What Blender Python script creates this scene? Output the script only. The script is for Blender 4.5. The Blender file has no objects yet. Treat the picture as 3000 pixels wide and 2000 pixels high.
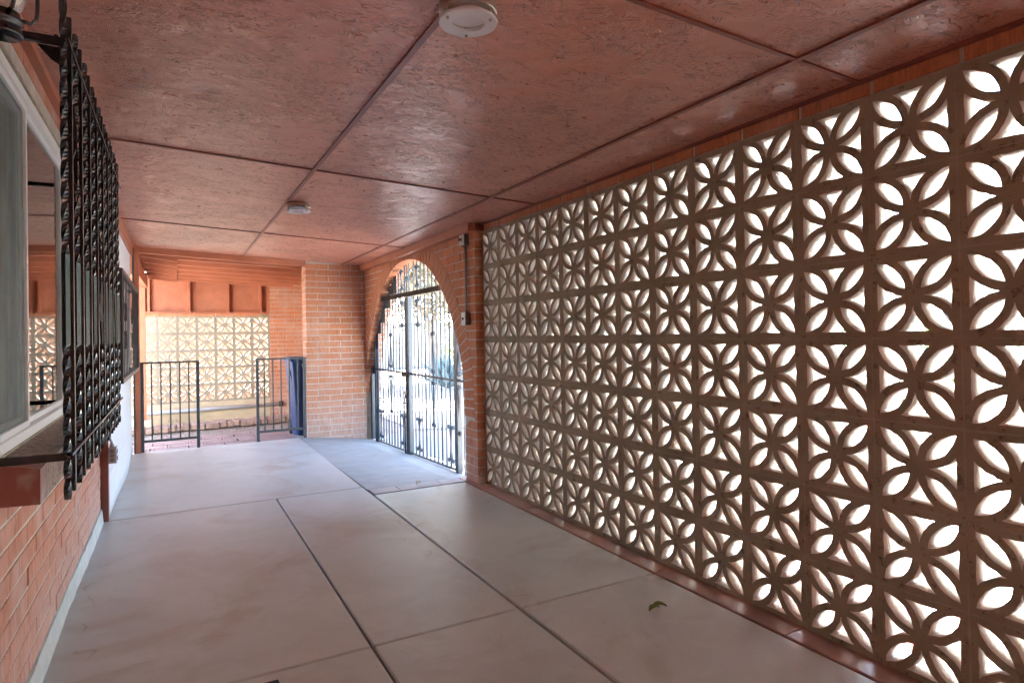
import bpy, bmesh, math, random
from mathutils import Vector, Matrix
R = math.radians
rnd = random.Random(7)
sc = bpy.context.scene
col = sc.collection

# ------------------------------------------------------------------ camera
cam = bpy.data.cameras.new('camera'); camo = bpy.data.objects.new('camera', cam); col.objects.link(camo)
sc.camera = camo
YAW, PIT, ROL, F, CAMZ = 0.4978, 0.0108, -0.0181, 1825.35, 1.2605
fw = Vector((math.sin(YAW)*math.cos(PIT), math.cos(YAW)*math.cos(PIT), math.sin(PIT)))
rt = Vector((math.cos(YAW), -math.sin(YAW), 0)); up = rt.cross(fw)
r2 = rt*math.cos(ROL)+up*math.sin(ROL); u2 = -rt*math.sin(ROL)+up*math.cos(ROL)
m = Matrix((r2, u2, -fw)).transposed().to_4x4(); m.translation = (0, 0, CAMZ)
camo.matrix_world = m
cam.sensor_width = 36.0; cam.lens = F/3000*36
cam.shift_y = -41.64/3000
cam.clip_start = 0.05; cam.clip_end = 900

# ------------------------------------------------------------------ light
SUN = Vector((-0.05, -0.72, -0.68)).normalized()          # direction the sunlight travels
w = bpy.data.worlds.new('World'); sc.world = w; w.use_nodes = True
nt = w.node_tree; bg = nt.nodes['Background']
sky = nt.nodes.new('ShaderNodeTexSky'); sky.sky_type = 'NISHITA'; sky.sun_disc = False
sky.sun_elevation = math.asin(-SUN.z); sky.sun_rotation = math.atan2(-SUN.x, -SUN.y)
nt.links.new(sky.outputs[0], bg.inputs[0]); bg.inputs[1].default_value = 0.10
sl = bpy.data.lights.new('sun', 'SUN'); sl.energy = 5.0; sl.angle = R(0.5); sl.color = (1, .97, .92)
so = bpy.data.objects.new('sun', sl); col.objects.link(so)
so.rotation_euler = SUN.to_track_quat('-Z', 'Y').to_euler(); so.location = (0, 0, 20)
sc.view_settings.view_transform = 'Standard'; sc.view_settings.look = 'None'
sc.view_settings.gamma = 1; sc.view_settings.use_curve_mapping = False
sc.view_settings.exposure = 4.95
sc.cycles.max_bounces = 14; sc.cycles.diffuse_bounces = 8; sc.cycles.glossy_bounces = 5
sc.cycles.transparent_max_bounces = 16

# ------------------------------------------------------------------ materials
class NM:
    def __init__(s, name, rough=.6, metal=0, spec=.5):
        s.m = bpy.data.materials.new(name); s.m.use_nodes = True
        s.t = s.m.node_tree; s.b = s.t.nodes['Principled BSDF']
        s.b.inputs['Roughness'].default_value = rough; s.b.inputs['Metallic'].default_value = metal
        s.b.inputs['Specular IOR Level'].default_value = spec
        s.pos = s.t.nodes.new('ShaderNodeNewGeometry').outputs['Position']
        s.obj = s.t.nodes.new('ShaderNodeTexCoord').outputs['Object']
        s.rand = s.t.nodes.new('ShaderNodeObjectInfo').outputs['Random']
    def map(s, scale=(1,1,1), rot=(0,0,0), src=None, loc=(0,0,0)):
        n = s.t.nodes.new('ShaderNodeMapping'); s.t.links.new(src or s.pos, n.inputs[0])
        n.inputs['Scale'].default_value = scale; n.inputs['Rotation'].default_value = rot; n.inputs['Location'].default_value = loc
        return n.outputs[0]
    def noise(s, scale=5, detail=4, rough=.55, vec=None, dist=0):
        n = s.t.nodes.new('ShaderNodeTexNoise'); s.t.links.new(vec or s.pos, n.inputs['Vector'])
        n.inputs['Scale'].default_value = scale; n.inputs['Detail'].default_value = detail
        n.inputs['Roughness'].default_value = rough; n.inputs['Distortion'].default_value = dist
        return n.outputs['Fac']
    def voro(s, scale=5, vec=None, feat='F1', out='Distance', rand=1):
        n = s.t.nodes.new('ShaderNodeTexVoronoi'); n.feature = feat; s.t.links.new(vec or s.pos, n.inputs['Vector'])
        n.inputs['Scale'].default_value = scale; n.inputs['Randomness'].default_value = rand
        return n.outputs[out]
    def ramp(s, fac, *stops):
        n = s.t.nodes.new('ShaderNodeValToRGB'); s.t.links.new(fac, n.inputs[0]); e = n.color_ramp.elements
        while len(e) < len(stops): e.new(.5)
        for i, (p, c) in enumerate(stops):
            e[i].position = p; e[i].color = (c, c, c, 1) if isinstance(c, (int, float)) else (*c, 1)
        return n.outputs[0]
    def mix(s, fac, a, b, mode='MIX'):
        n = s.t.nodes.new('ShaderNodeMix'); n.data_type = 'RGBA'; n.blend_type = mode
        for k, v in ((0, fac), (6, a), (7, b)):
            if isinstance(v, (int, float)): n.inputs[k].default_value = v if k == 0 else (v, v, v, 1)
            elif isinstance(v, tuple): n.inputs[k].default_value = (*v, 1)
            else: s.t.links.new(v, n.inputs[k])
        return n.outputs[2]
    def math(s, op, a, b=0.0, c=0.0):
        n = s.t.nodes.new('ShaderNodeMath'); n.operation = op
        for k, v in enumerate((a, b, c)):
            if isinstance(v, (int, float)): n.inputs[k].default_value = v
            else: s.t.links.new(v, n.inputs[k])
        return n.outputs[0]
    def col(s, c):
        if isinstance(c, tuple): s.b.inputs['Base Color'].default_value = (*c, 1)
        else: s.t.links.new(c, s.b.inputs['Base Color'])
    def rough(s, r): s.t.links.new(r, s.b.inputs['Roughness'])
    def bump(s, h, dist=.002, strength=1):
        n = s.t.nodes.new('ShaderNodeBump'); n.inputs['Distance'].default_value = dist; n.inputs['Strength'].default_value = strength
        s.t.links.new(h, n.inputs['Height']); s.t.links.new(n.outputs[0], s.b.inputs['Normal'])

def vrot(k, vec, ang):
    n = k.t.nodes.new('ShaderNodeVectorRotate'); n.rotation_type = 'Z_AXIS'; k.t.links.new(vec, n.inputs['Vector']); k.t.links.new(ang, n.inputs['Angle']); return n.outputs[0]
def warp(k, vec, scale, amt):
    n = k.t.nodes.new('ShaderNodeTexNoise'); n.inputs['Scale'].default_value = scale; n.inputs['Detail'].default_value = 2; k.t.links.new(k.pos, n.inputs['Vector'])
    a_ = k.t.nodes.new('ShaderNodeVectorMath'); a_.operation = 'MULTIPLY_ADD'; k.t.links.new(n.outputs['Color'], a_.inputs[0]); a_.inputs[1].default_value = (amt, amt, 0); k.t.links.new(vec, a_.inputs[2]); return a_.outputs[0]
def mat_brick(name, a, b, c, axis='y', pale=.0):
    k = NM(name, .85)
    base = k.ramp(k.rand, (0, a), (.5, b), (1, c))
    sv = (9, 130, 7) if axis == 'y' else (130, 9, 7)
    st = k.noise(1, 3, .6, k.map(sv))
    st2 = k.noise(1, 3, .6, k.map((sv[0]*.4, sv[1]*.4, 14)))
    blot = k.noise(4, 4)
    cc = k.mix(k.ramp(st, (.35, 0), (.7, .35)), base, tuple(min(1, x*1.9+.06) for x in b))
    cc = k.mix(k.ramp(st2, (.5, 0), (.72, .55)), cc, tuple(x*.55 for x in a))
    if pale: cc = k.mix(k.math('MULTIPLY', k.ramp(blot, (.45, 0), (.7, 1)), pale), cc, (.55, .5, .47))
    sx_ = k.t.nodes.new('ShaderNodeSeparateXYZ'); k.t.links.new(k.pos, sx_.inputs[0])      # salt bloom creeping up from the ground
    sm_ = k.math('MULTIPLY', k.ramp(k.math('ADD', sx_.outputs[2], k.math('MULTIPLY', blot, .9)), (.45, 1), (1.1, 0)), k.ramp(st, (.4, .2), (.6, 1)))
    cc = k.mix(k.math('MULTIPLY', sm_, .55), cc, (.60, .55, .54))
    k.col(cc); k.bump(k.math('ADD', st, k.math('MULTIPLY', st2, .5)), .004)
    return k.m
M = {}
M['brick'] = mat_brick('brick', (.42, .145, .055), (.47, .17, .07), (.38, .14, .07), 'y', .12)
M['brick_pier'] = mat_brick('brick_pier', (.46, .17, .065), (.40, .15, .07), (.48, .20, .10), 'x', .25)
M['brick_left'] = mat_brick('brick_left', (.36, .13, .07), (.44, .165, .085), (.38, .155, .10), 'y', .4)
def simple(name, c, rough=.6, metal=0, var=.12, scale=6, bump=.0008, bscale=90, spec=.5):
    k = NM(name, rough, metal, spec)
    n = k.noise(scale, 5)
    k.col(k.mix(k.ramp(n, (.3, 0), (.7, 1)), tuple(x*(1-var) for x in c), tuple(min(1, x*(1+var)) for x in c)))
    if bump: k.bump(k.noise(bscale, 4), bump)
    M[name] = k.m
    return k
simple('mortar', (.54, .49, .42), .95, var=.18, scale=12, bump=.004, bscale=60)
simple('mortar_dark', (.38, .33, .26), .95, var=.18, scale=12, bump=.004, bscale=60)
k = NM('screen_block', .92)
n1 = k.noise(3, 5); n2 = k.noise(220, 3); n3 = k.noise(26, 5, .7)
cc = k.mix(k.ramp(n1, (.3, 0), (.7, 1)), (.29, .25, .16), (.40, .35, .245))
cc = k.mix(k.ramp(k.rand, (0, 0), (.5, .3), (1, .7)), cc, (.34, .27, .19))
cc = k.mix(k.ramp(n3, (.57, 0), (.66, .85)), cc, (.14, .09, .06))
k.col(cc); k.bump(k.math('ADD', n2, k.math('MULTIPLY', n3, 2.2)), .005); M['screen_block'] = k.m
k = NM('block_paint', .9)
n1 = k.noise(30, 5, .7); k.col(k.mix(k.ramp(n1, (.62, 0), (.74, .5)), (.86, .83, .77), (.55, .47, .38))); k.bump(k.noise(120, 4), .004); M['block_paint'] = k.m
k = NM('cream_block', .9)
n1 = k.noise(3, 5); n3 = k.noise(30, 5, .7)
k.col(k.mix(k.ramp(n3, (.58, 0), (.75, .5)), k.mix(n1, (.28, .25, .195), (.33, .30, .24)), (.27, .22, .16)))
k.bump(k.noise(160, 4), .003); M['cream_block'] = k.m
# painted oriented strand board
k = NM('strand_board', .30, 0, .6)
h = None; lines = None
for i, (sx, sy, off) in enumerate(((15, 36, 0), (9, 26, 7.7), (24, 60, 3.1))):
    v0 = warp(k, k.map((sx, sy, 1), (0, 0, R(5*i-4)), loc=(off, off*1.7, 0)), 9, 1.1)
    cell = k.voro(1, v0, 'F1', 'Color'); ed = k.voro(1, v0, 'DISTANCE_TO_EDGE')
    sp = k.t.nodes.new('ShaderNodeSeparateColor'); k.t.links.new(cell, sp.inputs[0])
    ang = k.math('MULTIPLY', k.math('SUBTRACT', sp.outputs[0], .5), 3.0)
    st = k.noise(1, 2, .55, k.map((11, 120, 1), src=vrot(k, k.pos, ang)), .3)
    mk = k.ramp(k.noise(4.2, 2, .5, k.map((1, 1, 1), loc=(i*9, 4*i, 0))), (.44, 0), (.56, 1))
    hi = k.math('MULTIPLY', k.math('ADD', sp.outputs[1], k.math('MULTIPLY', st, .8)), mk)
    brk = k.ramp(k.noise(38, 2), (.46, 0), (.53, 1)); li = k.math('MULTIPLY', k.math('MULTIPLY', k.math('MULTIPLY', k.ramp(ed, (.0, 1), (.085, 0)), brk), k.ramp(sp.outputs[2], (.45, 0), (.6, 1))), mk)
    li2 = k.math('MULTIPLY', k.math('MULTIPLY', k.ramp(st, (.595, 0), (.65, 1)), k.ramp(sp.outputs[1], (.25, 0), (.4, 1))), mk)
    li = k.math('MAXIMUM', li, li2)
    h = hi if h is None else k.math('ADD', h, hi)
    lines = li if lines is None else k.math('MAXIMUM', lines, li)
hh = k.math('SUBTRACT', h, k.math('MULTIPLY', lines, .9))
big = k.noise(1.3, 4)
cc = k.mix(k.ramp(big, (.3, 0), (.7, 1)), (.54, .225, .15), (.61, .265, .18))
cc = k.mix(k.ramp(k.noise(.9, 5, .6, k.map((1, .45, 1), loc=(3, 8, 0)), .6), (.5, 0), (.72, .35)), cc, (.36, .15, .11))
cc = k.mix(k.math('MULTIPLY', lines, .62), cc, (.075, .02, .013))
k.col(cc); k.rough(k.math('ADD', k.math('MULTIPLY', k.noise(18, 3), .22), .20)); k.bump(hh, .0032, 1); k.b.inputs['Specular IOR Level'].default_value = .8; M['strand_board'] = k.m
simple('red_wood', (.40, .135, .068), .45, var=.12, scale=5, bump=.001, bscale=40)
simple('red_wood_dark', (.24, .075, .05), .4, var=.12, scale=5, bump=.001, bscale=40)
simple('siding', (.40, .14, .072), .6, var=.12, scale=9, bump=.002, bscale=60)
# polished stained concrete
k = NM('concrete', .42, 0, .55)
a = k.noise(.9, 6, .6, k.map((1, 1, 1)), .8); b = k.noise(4.5, 6, .65, None, 1.2); c = k.noise(300, 2)
e = k.noise(1.3, 5, .6, k.map((1, 1, 1), loc=(5, 9, 0)), 1.5)
cc = k.mix(k.ramp(a, (.35, 0), (.65, 1)), (.42, .45, .44), (.54, .57, .56))
cc = k.mix(k.ramp(b, (.42, 0), (.75, .55)), cc, (.62, .645, .635))
cc = k.mix(k.ramp(e, (.50, 0), (.68, .6)), cc, (.37, .31, .25))
crk = k.ramp(k.voro(.55, warp(k, k.map((1, 1, 1)), 2.5, .5), 'DISTANCE_TO_EDGE'), (.0, 1), (.0035, 0)); cc = k.mix(k.math('MULTIPLY', crk, k.ramp(e, (.5, 0), (.6, .6))), cc, (.25, .21, .18))
spk = k.ramp(k.voro(9, k.map((1, 2.6, 1))), (.03, 1), (.055, 0))
cc = k.mix(k.math('MULTIPLY', spk, .8), cc, (.10, .08, .07))
cc = k.mix(k.ramp(c, (.45, 0), (.75, .16)), cc, (.2, .18, .17))
k.col(cc); k.rough(k.ramp(b, (.3, .30), (.75, .50))); k.bump(k.math('ADD', b, k.math('MULTIPLY', c, .15)), .0012); M['concrete'] = k.m
simple('apron_concrete', (.29, .29, .285), .75, var=.10, scale=7, bump=.0025, bscale=120)
simple('edge_tile', (.30, .17, .14), .38, var=.25, scale=3, bump=.0006)
simple('threshold_tile', (.34, .30, .30), .5, var=.15, scale=6, bump=.0008)
simple('joint_earth', (.10, .065, .045), .95)
simple('kerb_cement', (.50, .54, .52), .85, var=.14, scale=10, bump=.005, bscale=30)
k = simple('black_iron', (.006, .009, .013), .2, var=.3, scale=40, bump=.0005, bscale=160, spec=.7)
simple('steel_grey', (.045, .055, .06), .38, var=.25, scale=30, bump=.0006, spec=.6)
simple('gate_iron', (.018, .030, .045), .42, var=.2, scale=30, bump=.0006, spec=.6)
simple('brown_steel', (.045, .02, .013), .7, var=.2, spec=.2)
simple('white_vinyl', (.86, .87, .86), .35, var=.03, bump=0)
simple('stucco', (.70, .71, .72), .9, var=.03, scale=3, bump=.004, bscale=70)
simple('caulk', (.42, .38, .28), .9, var=.3, scale=14, bump=.004)
simple('sill_brick', (.23, .145, .115), .9)
k = NM('sill_brick', .92); s_ = k.noise(1, 2, .5, k.map((60, 260, 30), (0, 0, R(12)))); s3 = k.noise(1, 2, .5, k.map((200, 14, 60)))
cc = k.mix(k.ramp(s_, (.45, 0), (.58, 1)), (.38, .29, .24), (.17, .12, .10)); cc = k.mix(k.ramp(s3, (.62, 0), (.7, .6)), cc, (.06, .04, .035))
k.col(cc); k.bump(s_, .003); M['sill_brick'] = k.m
k = NM('sill_end', .45); s_ = k.ramp(k.voro(1, k.map((9, 9, 14), loc=(.52, 0, -1.3))), (.1, 1), (.35, 0))
k.col(k.mix(k.math('MULTIPLY', k.ramp(k.noise(14, 4), (.5, 0), (.68, 1)), .5), (.26, .085, .065), (.42, .34, .28))); k.bump(k.noise(50, 3), .001); M['sill_end'] = k.m
simple('galvanised', (.45, .47, .48), .42, .7, .18, 25, .0008)
simple('grey_box', (.22, .22, .21), .5, .3, .15, 25, .0006)
simple('pale_cover', (.50, .49, .45), .5, 0, .1, 25, 0)
simple('dark_plastic', (.02, .02, .02), .5, bump=0)
simple('brushed_nickel', (.50, .42, .34), .34, .9, .1, 30, .0003)
k = NM('frosted_glass', .45); k.col((.80, .82, .86)); k.b.inputs['Transmission Weight'].default_value = .35; M['frosted_glass'] = k.m
simple('lamp_white', (.78, .80, .85), .6, var=.02, bump=0)
k = NM('clear_globe', .06); k.col((.85, .84, .80)); k.b.inputs['Transmission Weight'].default_value = .75; M['clear_globe'] = k.m
simple('bin_blue', (.004, .034, .135), .38, var=.15, scale=5, bump=.0006, bscale=140, spec=.5)
simple('white_print', (.75, .75, .78), .6, bump=0)
simple('paver', (.30, .215, .205), .85, var=.2, scale=4, bump=.003, bscale=80)
simple('edging', (.31, .22, .19), .85, var=.25, scale=6, bump=.003, bscale=80)
k = NM('gravel', .95); v = k.voro(34, None, 'F1', 'Color'); d = k.voro(34)
k.col(k.mix(k.math('MULTIPLY', k.ramp(d, (.2, 0), (.6, 1)), .7), k.ramp(v, (0, (.30, .26, .23)), (.5, (.42, .37, .33)), (1, (.52, .48, .44))), (.10, .085, .07)))
k.bump(k.math('MULTIPLY', d, -1), .012); M['gravel'] = k.m
k = NM('yard_gravel', .95); v = k.voro(16, None, 'F1', 'Color')
k.col(k.mix(k.ramp(k.noise(.35, 4), (.4, 0), (.65, 1)), k.ramp(v, (0, (.19, .175, .165)), (1, (.33, .30, .28))), (.38, .33, .28))); k.bump(v, .01); M['yard_gravel'] = k.m
k = NM('pale_gravel', .95); v = k.voro(30, None, 'F1', 'Color'); k.col(k.ramp(v, (0, (.58, .55, .51)), (1, (.78, .75, .70)))); k.bump(v, .01); M['pale_gravel'] = k.m
simple('drive', (.55, .51, .46), .9, var=.08)
simple('tan_wall', (.62, .55, .46), .9, var=.06, bump=.004)
simple('pink_paint', (.62, .22, .19), .8, var=.1)
simple('pink_wall', (.42, .22, .15), .9, var=.08, bump=.004)
simple('cement_block', (.52, .44, .32), .9, var=.12, scale=6, bump=.004, bscale=50)
simple('pipe_grey', (.42, .45, .50), .5, var=.12)
simple('bark', (.22, .17, .13), .95, var=.3, bump=.01, bscale=20)
def leafmat(name, c, c2):
    k = NM(name, .6); k.col(k.ramp(k.noise(6, 3), (.35, c), (.65, c2))); k.b.inputs['Transmission Weight'].default_value = 0
    M[name] = k.m
leafmat('leaf_olive', (.16, .14, .08), (.30, .25, .17)); leafmat('leaf_yellow', (.22, .25, .05), (.14, .20, .05))
leafmat('leaf_green', (.07, .13, .02), (.13, .20, .04)); leafmat('agave_leaf', (.10, .17, .19), (.16, .25, .27))
leafmat('dry_leaf', (.20, .13, .05), (.30, .22, .09))
simple('mat_blue', (.02, .03, .05), .95, bump=.004, bscale=200)
simple('roofing', (.35, .33, .30), .9)
simple('room_wall', (.45, .46, .43), .9)
k = NM('curtain', .9); wv = k.noise(1, 2, .5, k.map((1, 26, .4))); k.col(k.ramp(wv, (.38, (.58, .62, .57)), (.60, (.84, .87, .83)))); k.bump(wv, .02); M['curtain'] = k.m
k = NM('vertical_blind', .7); k.col((.30, .33, .29)); M['vertical_blind'] = k.m
# insect screen: fine mesh, half see-through
k = NM('insect_screen', .6); k.col((.20, .235, .22))
tr = k.t.nodes.new('ShaderNodeBsdfTransparent'); mx = k.t.nodes.new('ShaderNodeMixShader'); mx.inputs[0].default_value = .4
k.t.links.new(tr.outputs[0], mx.inputs[1]); k.t.links.new(k.b.outputs[0], mx.inputs[2]); k.t.links.new(mx.outputs[0], k.t.nodes['Material Output'].inputs[0]); M['insect_screen'] = k.m
k = NM('pane_glass', .02)
tr = k.t.nodes.new('ShaderNodeBsdfTransparent'); gl = k.t.nodes.new('ShaderNodeBsdfGlossy'); gl.inputs['Roughness'].default_value = .015
fr = k.t.nodes.new('ShaderNodeFresnel'); fr.inputs[0].default_value = 1.75
mx = k.t.nodes.new('ShaderNodeMixShader'); k.t.links.new(fr.outputs[0], mx.inputs[0]); tr.inputs[0].default_value = (.85, .9, .87, 1)
k.t.links.new(tr.outputs[0], mx.inputs[1]); k.t.links.new(gl.outputs[0], mx.inputs[2]); k.t.links.new(mx.outputs[0], k.t.nodes['Material Output'].inputs[0]); M['pane_glass'] = k.m

# ------------------------------------------------------------------ object helpers
def empty(name, loc=(0, 0, 0)):
    o = bpy.data.objects.new(name, None); col.objects.link(o); o.location = loc; o.empty_display_size = .05; return o
def tag(o, label=None, cat=None, group=None, kind=None):
    for k_, v_ in (('label', label), ('category', cat), ('group', group), ('kind', kind)):
        if v_: o[k_] = v_
    return o
def thing(name, label, cat, loc=(0, 0, 0), group=None):
    return tag(empty(name, loc), label, cat, group)
def wloc(o):
    p = Vector((0, 0, 0))
    while o: p += o.location; o = o.parent
    return p
def link(name, me, mat=None, parent=None, loc=None, rot=None, smooth=False):
    """mesh in world coordinates when loc is None; otherwise loc is a world position"""
    if mat and not me.materials: me.materials.append(M[mat])
    if smooth:
        for p in me.polygons: p.use_smooth = True
    o = bpy.data.objects.new(name, me); col.objects.link(o)
    off = wloc(parent) if parent else Vector((0, 0, 0))
    o.parent = parent
    o.location = Vector(loc if loc is not None else (0, 0, 0)) - off
    if rot: o.rotation_euler = rot
    return o
class MB:
    def __init__(s): s.v = []; s.f = []
    def box(s, x0, x1, y0, y1, z0, z1, b=0):
        i = len(s.v)
        if b <= 0:
            s.v += [(x0,y0,z0),(x1,y0,z0),(x1,y1,z0),(x0,y1,z0),(x0,y0,z1),(x1,y0,z1),(x1,y1,z1),(x0,y1,z1)]
            s.f += [tuple(i+j for j in q) for q in ((0,3,2,1),(4,5,6,7),(0,1,5,4),(1,2,6,5),(2,3,7,6),(3,0,4,7))]
            return s
        # chamfered box, 24 verts
        bm = bmesh.new(); bmesh.ops.create_cube(bm, size=1)
        for v_ in bm.verts: v_.co = ((x0+x1)/2+v_.co.x*(x1-x0), (y0+y1)/2+v_.co.y*(y1-y0), (z0+z1)/2+v_.co.z*(z1-z0))
        bmesh.ops.bevel(bm, geom=bm.edges[:], offset=b, segments=1, affect='EDGES')
        s.add(bm); return s
    def add(s, bm):
        i = len(s.v); bm.verts.index_update()
        s.v += [tuple(v_.co) for v_ in bm.verts]; s.f += [tuple(i+v_.index for v_ in f_.verts) for f_ in bm.faces]; bm.free()
    def quad(s, a, b, c, d):
        i = len(s.v); s.v += [a, b, c, d]; s.f.append((i, i+1, i+2, i+3)); return s
    def rings(s, rings, cap=True, closed=False):
        i = len(s.v); n = len(rings[0])
        for r_ in rings: s.v += [tuple(q) for q in r_]
        m_ = len(rings)
        for a in range(m_ if closed else m_-1):
            b_ = (a+1) % m_
            for j in range(n):
                k_ = (j+1) % n; s.f.append((i+a*n+j, i+a*n+k_, i+b_*n+k_, i+b_*n+j))
        if cap and not closed:
            s.f.append(tuple(i+j for j in reversed(range(n)))); s.f.append(tuple(i+(m_-1)*n+j for j in range(n)))
        return s
    def tube(s, pts, r, n=8, closed=False, cap=True):
        pts = [Vector(p) for p in pts]; rs = []
        rad = r if isinstance(r, (list, tuple)) else [r]*len(pts)
        prev = None
        for i, p in enumerate(pts):
            a = pts[i-1] if i > 0 else (pts[-1] if closed else p); b = pts[i+1] if i < len(pts)-1 else (pts[0] if closed else p)
            t = (b-a).normalized()
            if prev is None: prev = t.orthogonal().normalized()
            nrm = (prev - t*prev.dot(t)).normalized(); prev = nrm; bi = t.cross(nrm)
            rs.append([p+(nrm*math.cos(2*math.pi*j/n)+bi*math.sin(2*math.pi*j/n))*rad[i] for j in range(n)])
        return s.rings(rs, cap, closed)
    def lathe(s, prof, c=(0, 0, 0), n=24):
        return s.rings([[(c[0]+r_*math.cos(2*math.pi*j/n), c[1]+r_*math.sin(2*math.pi*j/n), c[2]+z_) for j in range(n)] for r_, z_ in prof], True)
    def strap(s, path, wdt, th, plane):
        """flat strap following a 2-D path; plane(a, b, depth) gives the 3-D point"""
        rs = []
        for i, p in enumerate(path):
            a = path[max(0, i-1)]; b = path[min(len(path)-1, i+1)]
            tx, ty = b[0]-a[0], b[1]-a[1]; l = math.hypot(tx, ty) or 1; nx, ny = -ty/l*th/2, tx/l*th/2
            rs.append([plane(p[0]+nx, p[1]+ny, -wdt/2), plane(p[0]-nx, p[1]-ny, -wdt/2), plane(p[0]-nx, p[1]-ny, wdt/2), plane(p[0]+nx, p[1]+ny, wdt/2)])
        return s.rings(rs)
    def mesh(s, name):
        me = bpy.data.meshes.new(name); me.from_pydata([tuple(v_) for v_ in s.v], [], s.f); me.update()
        bm = bmesh.new(); bm.from_mesh(me); bmesh.ops.recalc_face_normals(bm, faces=bm.faces); bm.to_mesh(me); bm.free(); return me
    def build(s, name, mat, parent=None, smooth=False, loc=None, rot=None):
        return link(name, s.mesh(name), mat, parent, loc, rot, smooth)
def structure(name, mb, mat):
    o = mb.build(name, mat); o['kind'] = 'structure'; return o
def flat_solid(outer, holes, depth, mapping, name):
    cu = bpy.data.curves.new(name, 'CURVE'); cu.dimensions = '2D'; cu.fill_mode = 'BOTH'; cu.extrude = depth/2
    for loop in [outer]+holes:
        sp = cu.splines.new('POLY'); sp.points.add(len(loop)-1); sp.use_cyclic_u = True
        for p, (a, b) in zip(sp.points, loop): p.co = (a, b, 0, 1)
    o = bpy.data.objects.new(name, cu); col.objects.link(o); bpy.context.view_layer.update()
    me = bpy.data.meshes.new_from_object(o.evaluated_get(bpy.context.evaluated_depsgraph_get()))
    bpy.data.objects.remove(o); bpy.data.curves.remove(cu)
    bm = bmesh.new(); bm.from_mesh(me); bmesh.ops.remove_doubles(bm, verts=bm.verts, dist=1e-5)
    for v_ in bm.verts: v_.co = mapping(v_.co.x, v_.co.y, v_.co.z+depth/2)
    bmesh.ops.recalc_face_normals(bm, faces=bm.faces); bm.to_mesh(me); bm.free(); me.materials.clear(); me.name = name
    return me
_boxes = {}
def box_mesh(name, sx, sy, sz, b, mat, var=0):
    key = (name, round(sx, 3), round(sy, 3), round(sz, 3), mat, var)
    if key not in _boxes:
        me = MB().box(-sx/2, sx/2, -sy/2, sy/2, -sz/2, sz/2, b).mesh(name); me.materials.append(M[mat]); _boxes[key] = me
    return _boxes[key]

XB, YB0, S = 2.3175, 4.775, .305        # screen wall plane, its far end, block size
CZ = lambda x: 2.311-.05*x              # ceiling height: it falls towards the screen wall
CO = .077                               # brick course
XA = 2.245                              # face of the arch wall

# ------------------------------------------------------------------ ground, floor
structure('ground', MB().quad((-60, -60, -.26), (140, -60, -.26), (140, 160, -.26), (-60, 160, -.26)), 'yard_gravel')
g = MB(); g.box(-.52, 2.52, -2.2, 8.24, -.25, -.14); fb = structure('floor', g, 'joint_earth')
def slab(x0, x1, y0, y1, mat='concrete', z=0, b=.006, name='slab', parent=None, t=.12):
    return MB().box(x0, x1, y0, y1, z-t, z, b).build(name, mat, parent or fb)
J1, J2, J3 = .700, 1.390, 2.192
YL = 5.215
for (x0, x1) in ((-.455, J1-.006), (J1+.006, J2-.008)):
    slab(x0, x1, 2.53, YL-.004); slab(x0, x1, -.1, 2.522); slab(x0, x1, -2.1, -.108)
slab(J2+.008, J3-.003, 2.53, 4.915); slab(J2+.008, J3-.003, -.1, 2.522); slab(J2+.008, J3-.003, -2.1, -.108)
slab(-.44, J2-.008, YL+.004, 8.22)
ys = [-2.1, -1.05, 0., .95, 1.74, 2.524, 3.22, 3.92, 4.62]
for a, b in zip(ys, ys[1:]+[5.085]): slab(J3+.003, 2.335, a+.001, b-.001, 'edge_tile', .004, .004, 'edge_tile')
for a, b in ((J2+.008, 1.62), (1.62, 1.985), (1.985, J3+.0)): slab(a+.001, b-.001, 4.921, 5.085, 'threshold_tile', .004, .003, 'threshold_tile')
# apron in front of the gate, falling towards the far corner and outwards
ap = MB(); n = 14
gz = lambda x, y: -.085*max(0, (x-1.385)/.85)*min(1, max(0, (y-5.1)/3.0)) - .03*max(0, (x-2.1)/.35)
for i in range(n):
    for j in range(n):
        q = []
        for (a, b) in ((i, j), (i+1, j), (i+1, j+1), (i, j+1)):
            x = J2+.001+(2.50-J2)*a/n - (.03*b/n*(1-a/n)); y = 5.091+(8.50-5.091)*b/n; q.append((x, y, gz(x, y)))
        ap.quad(*q)
ap.quad((J2+.001, 5.091, 0), (J2+.001, 5.091, -.14), (2.5, 5.091, -.14), (2.5, 5.091, gz(2.5, 5.09)))
bm = bmesh.new(); bm.from_mesh(ap.mesh('t')); bmesh.ops.remove_doubles(bm, verts=bm.verts, dist=1e-4)
ap2 = MB(); ap2.add(bm); ap2.build('apron_slab', 'apron_concrete', fb)
# black mat at the foot of the picture
mt = MB(); mt.box(-.28, .325, 1.9, 2.443, .001, .012, .003); tag(mt.build('door_mat', 'mat_blue'), 'dark blue door mat, only its corner showing at the bottom edge', 'door mat')

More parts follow.
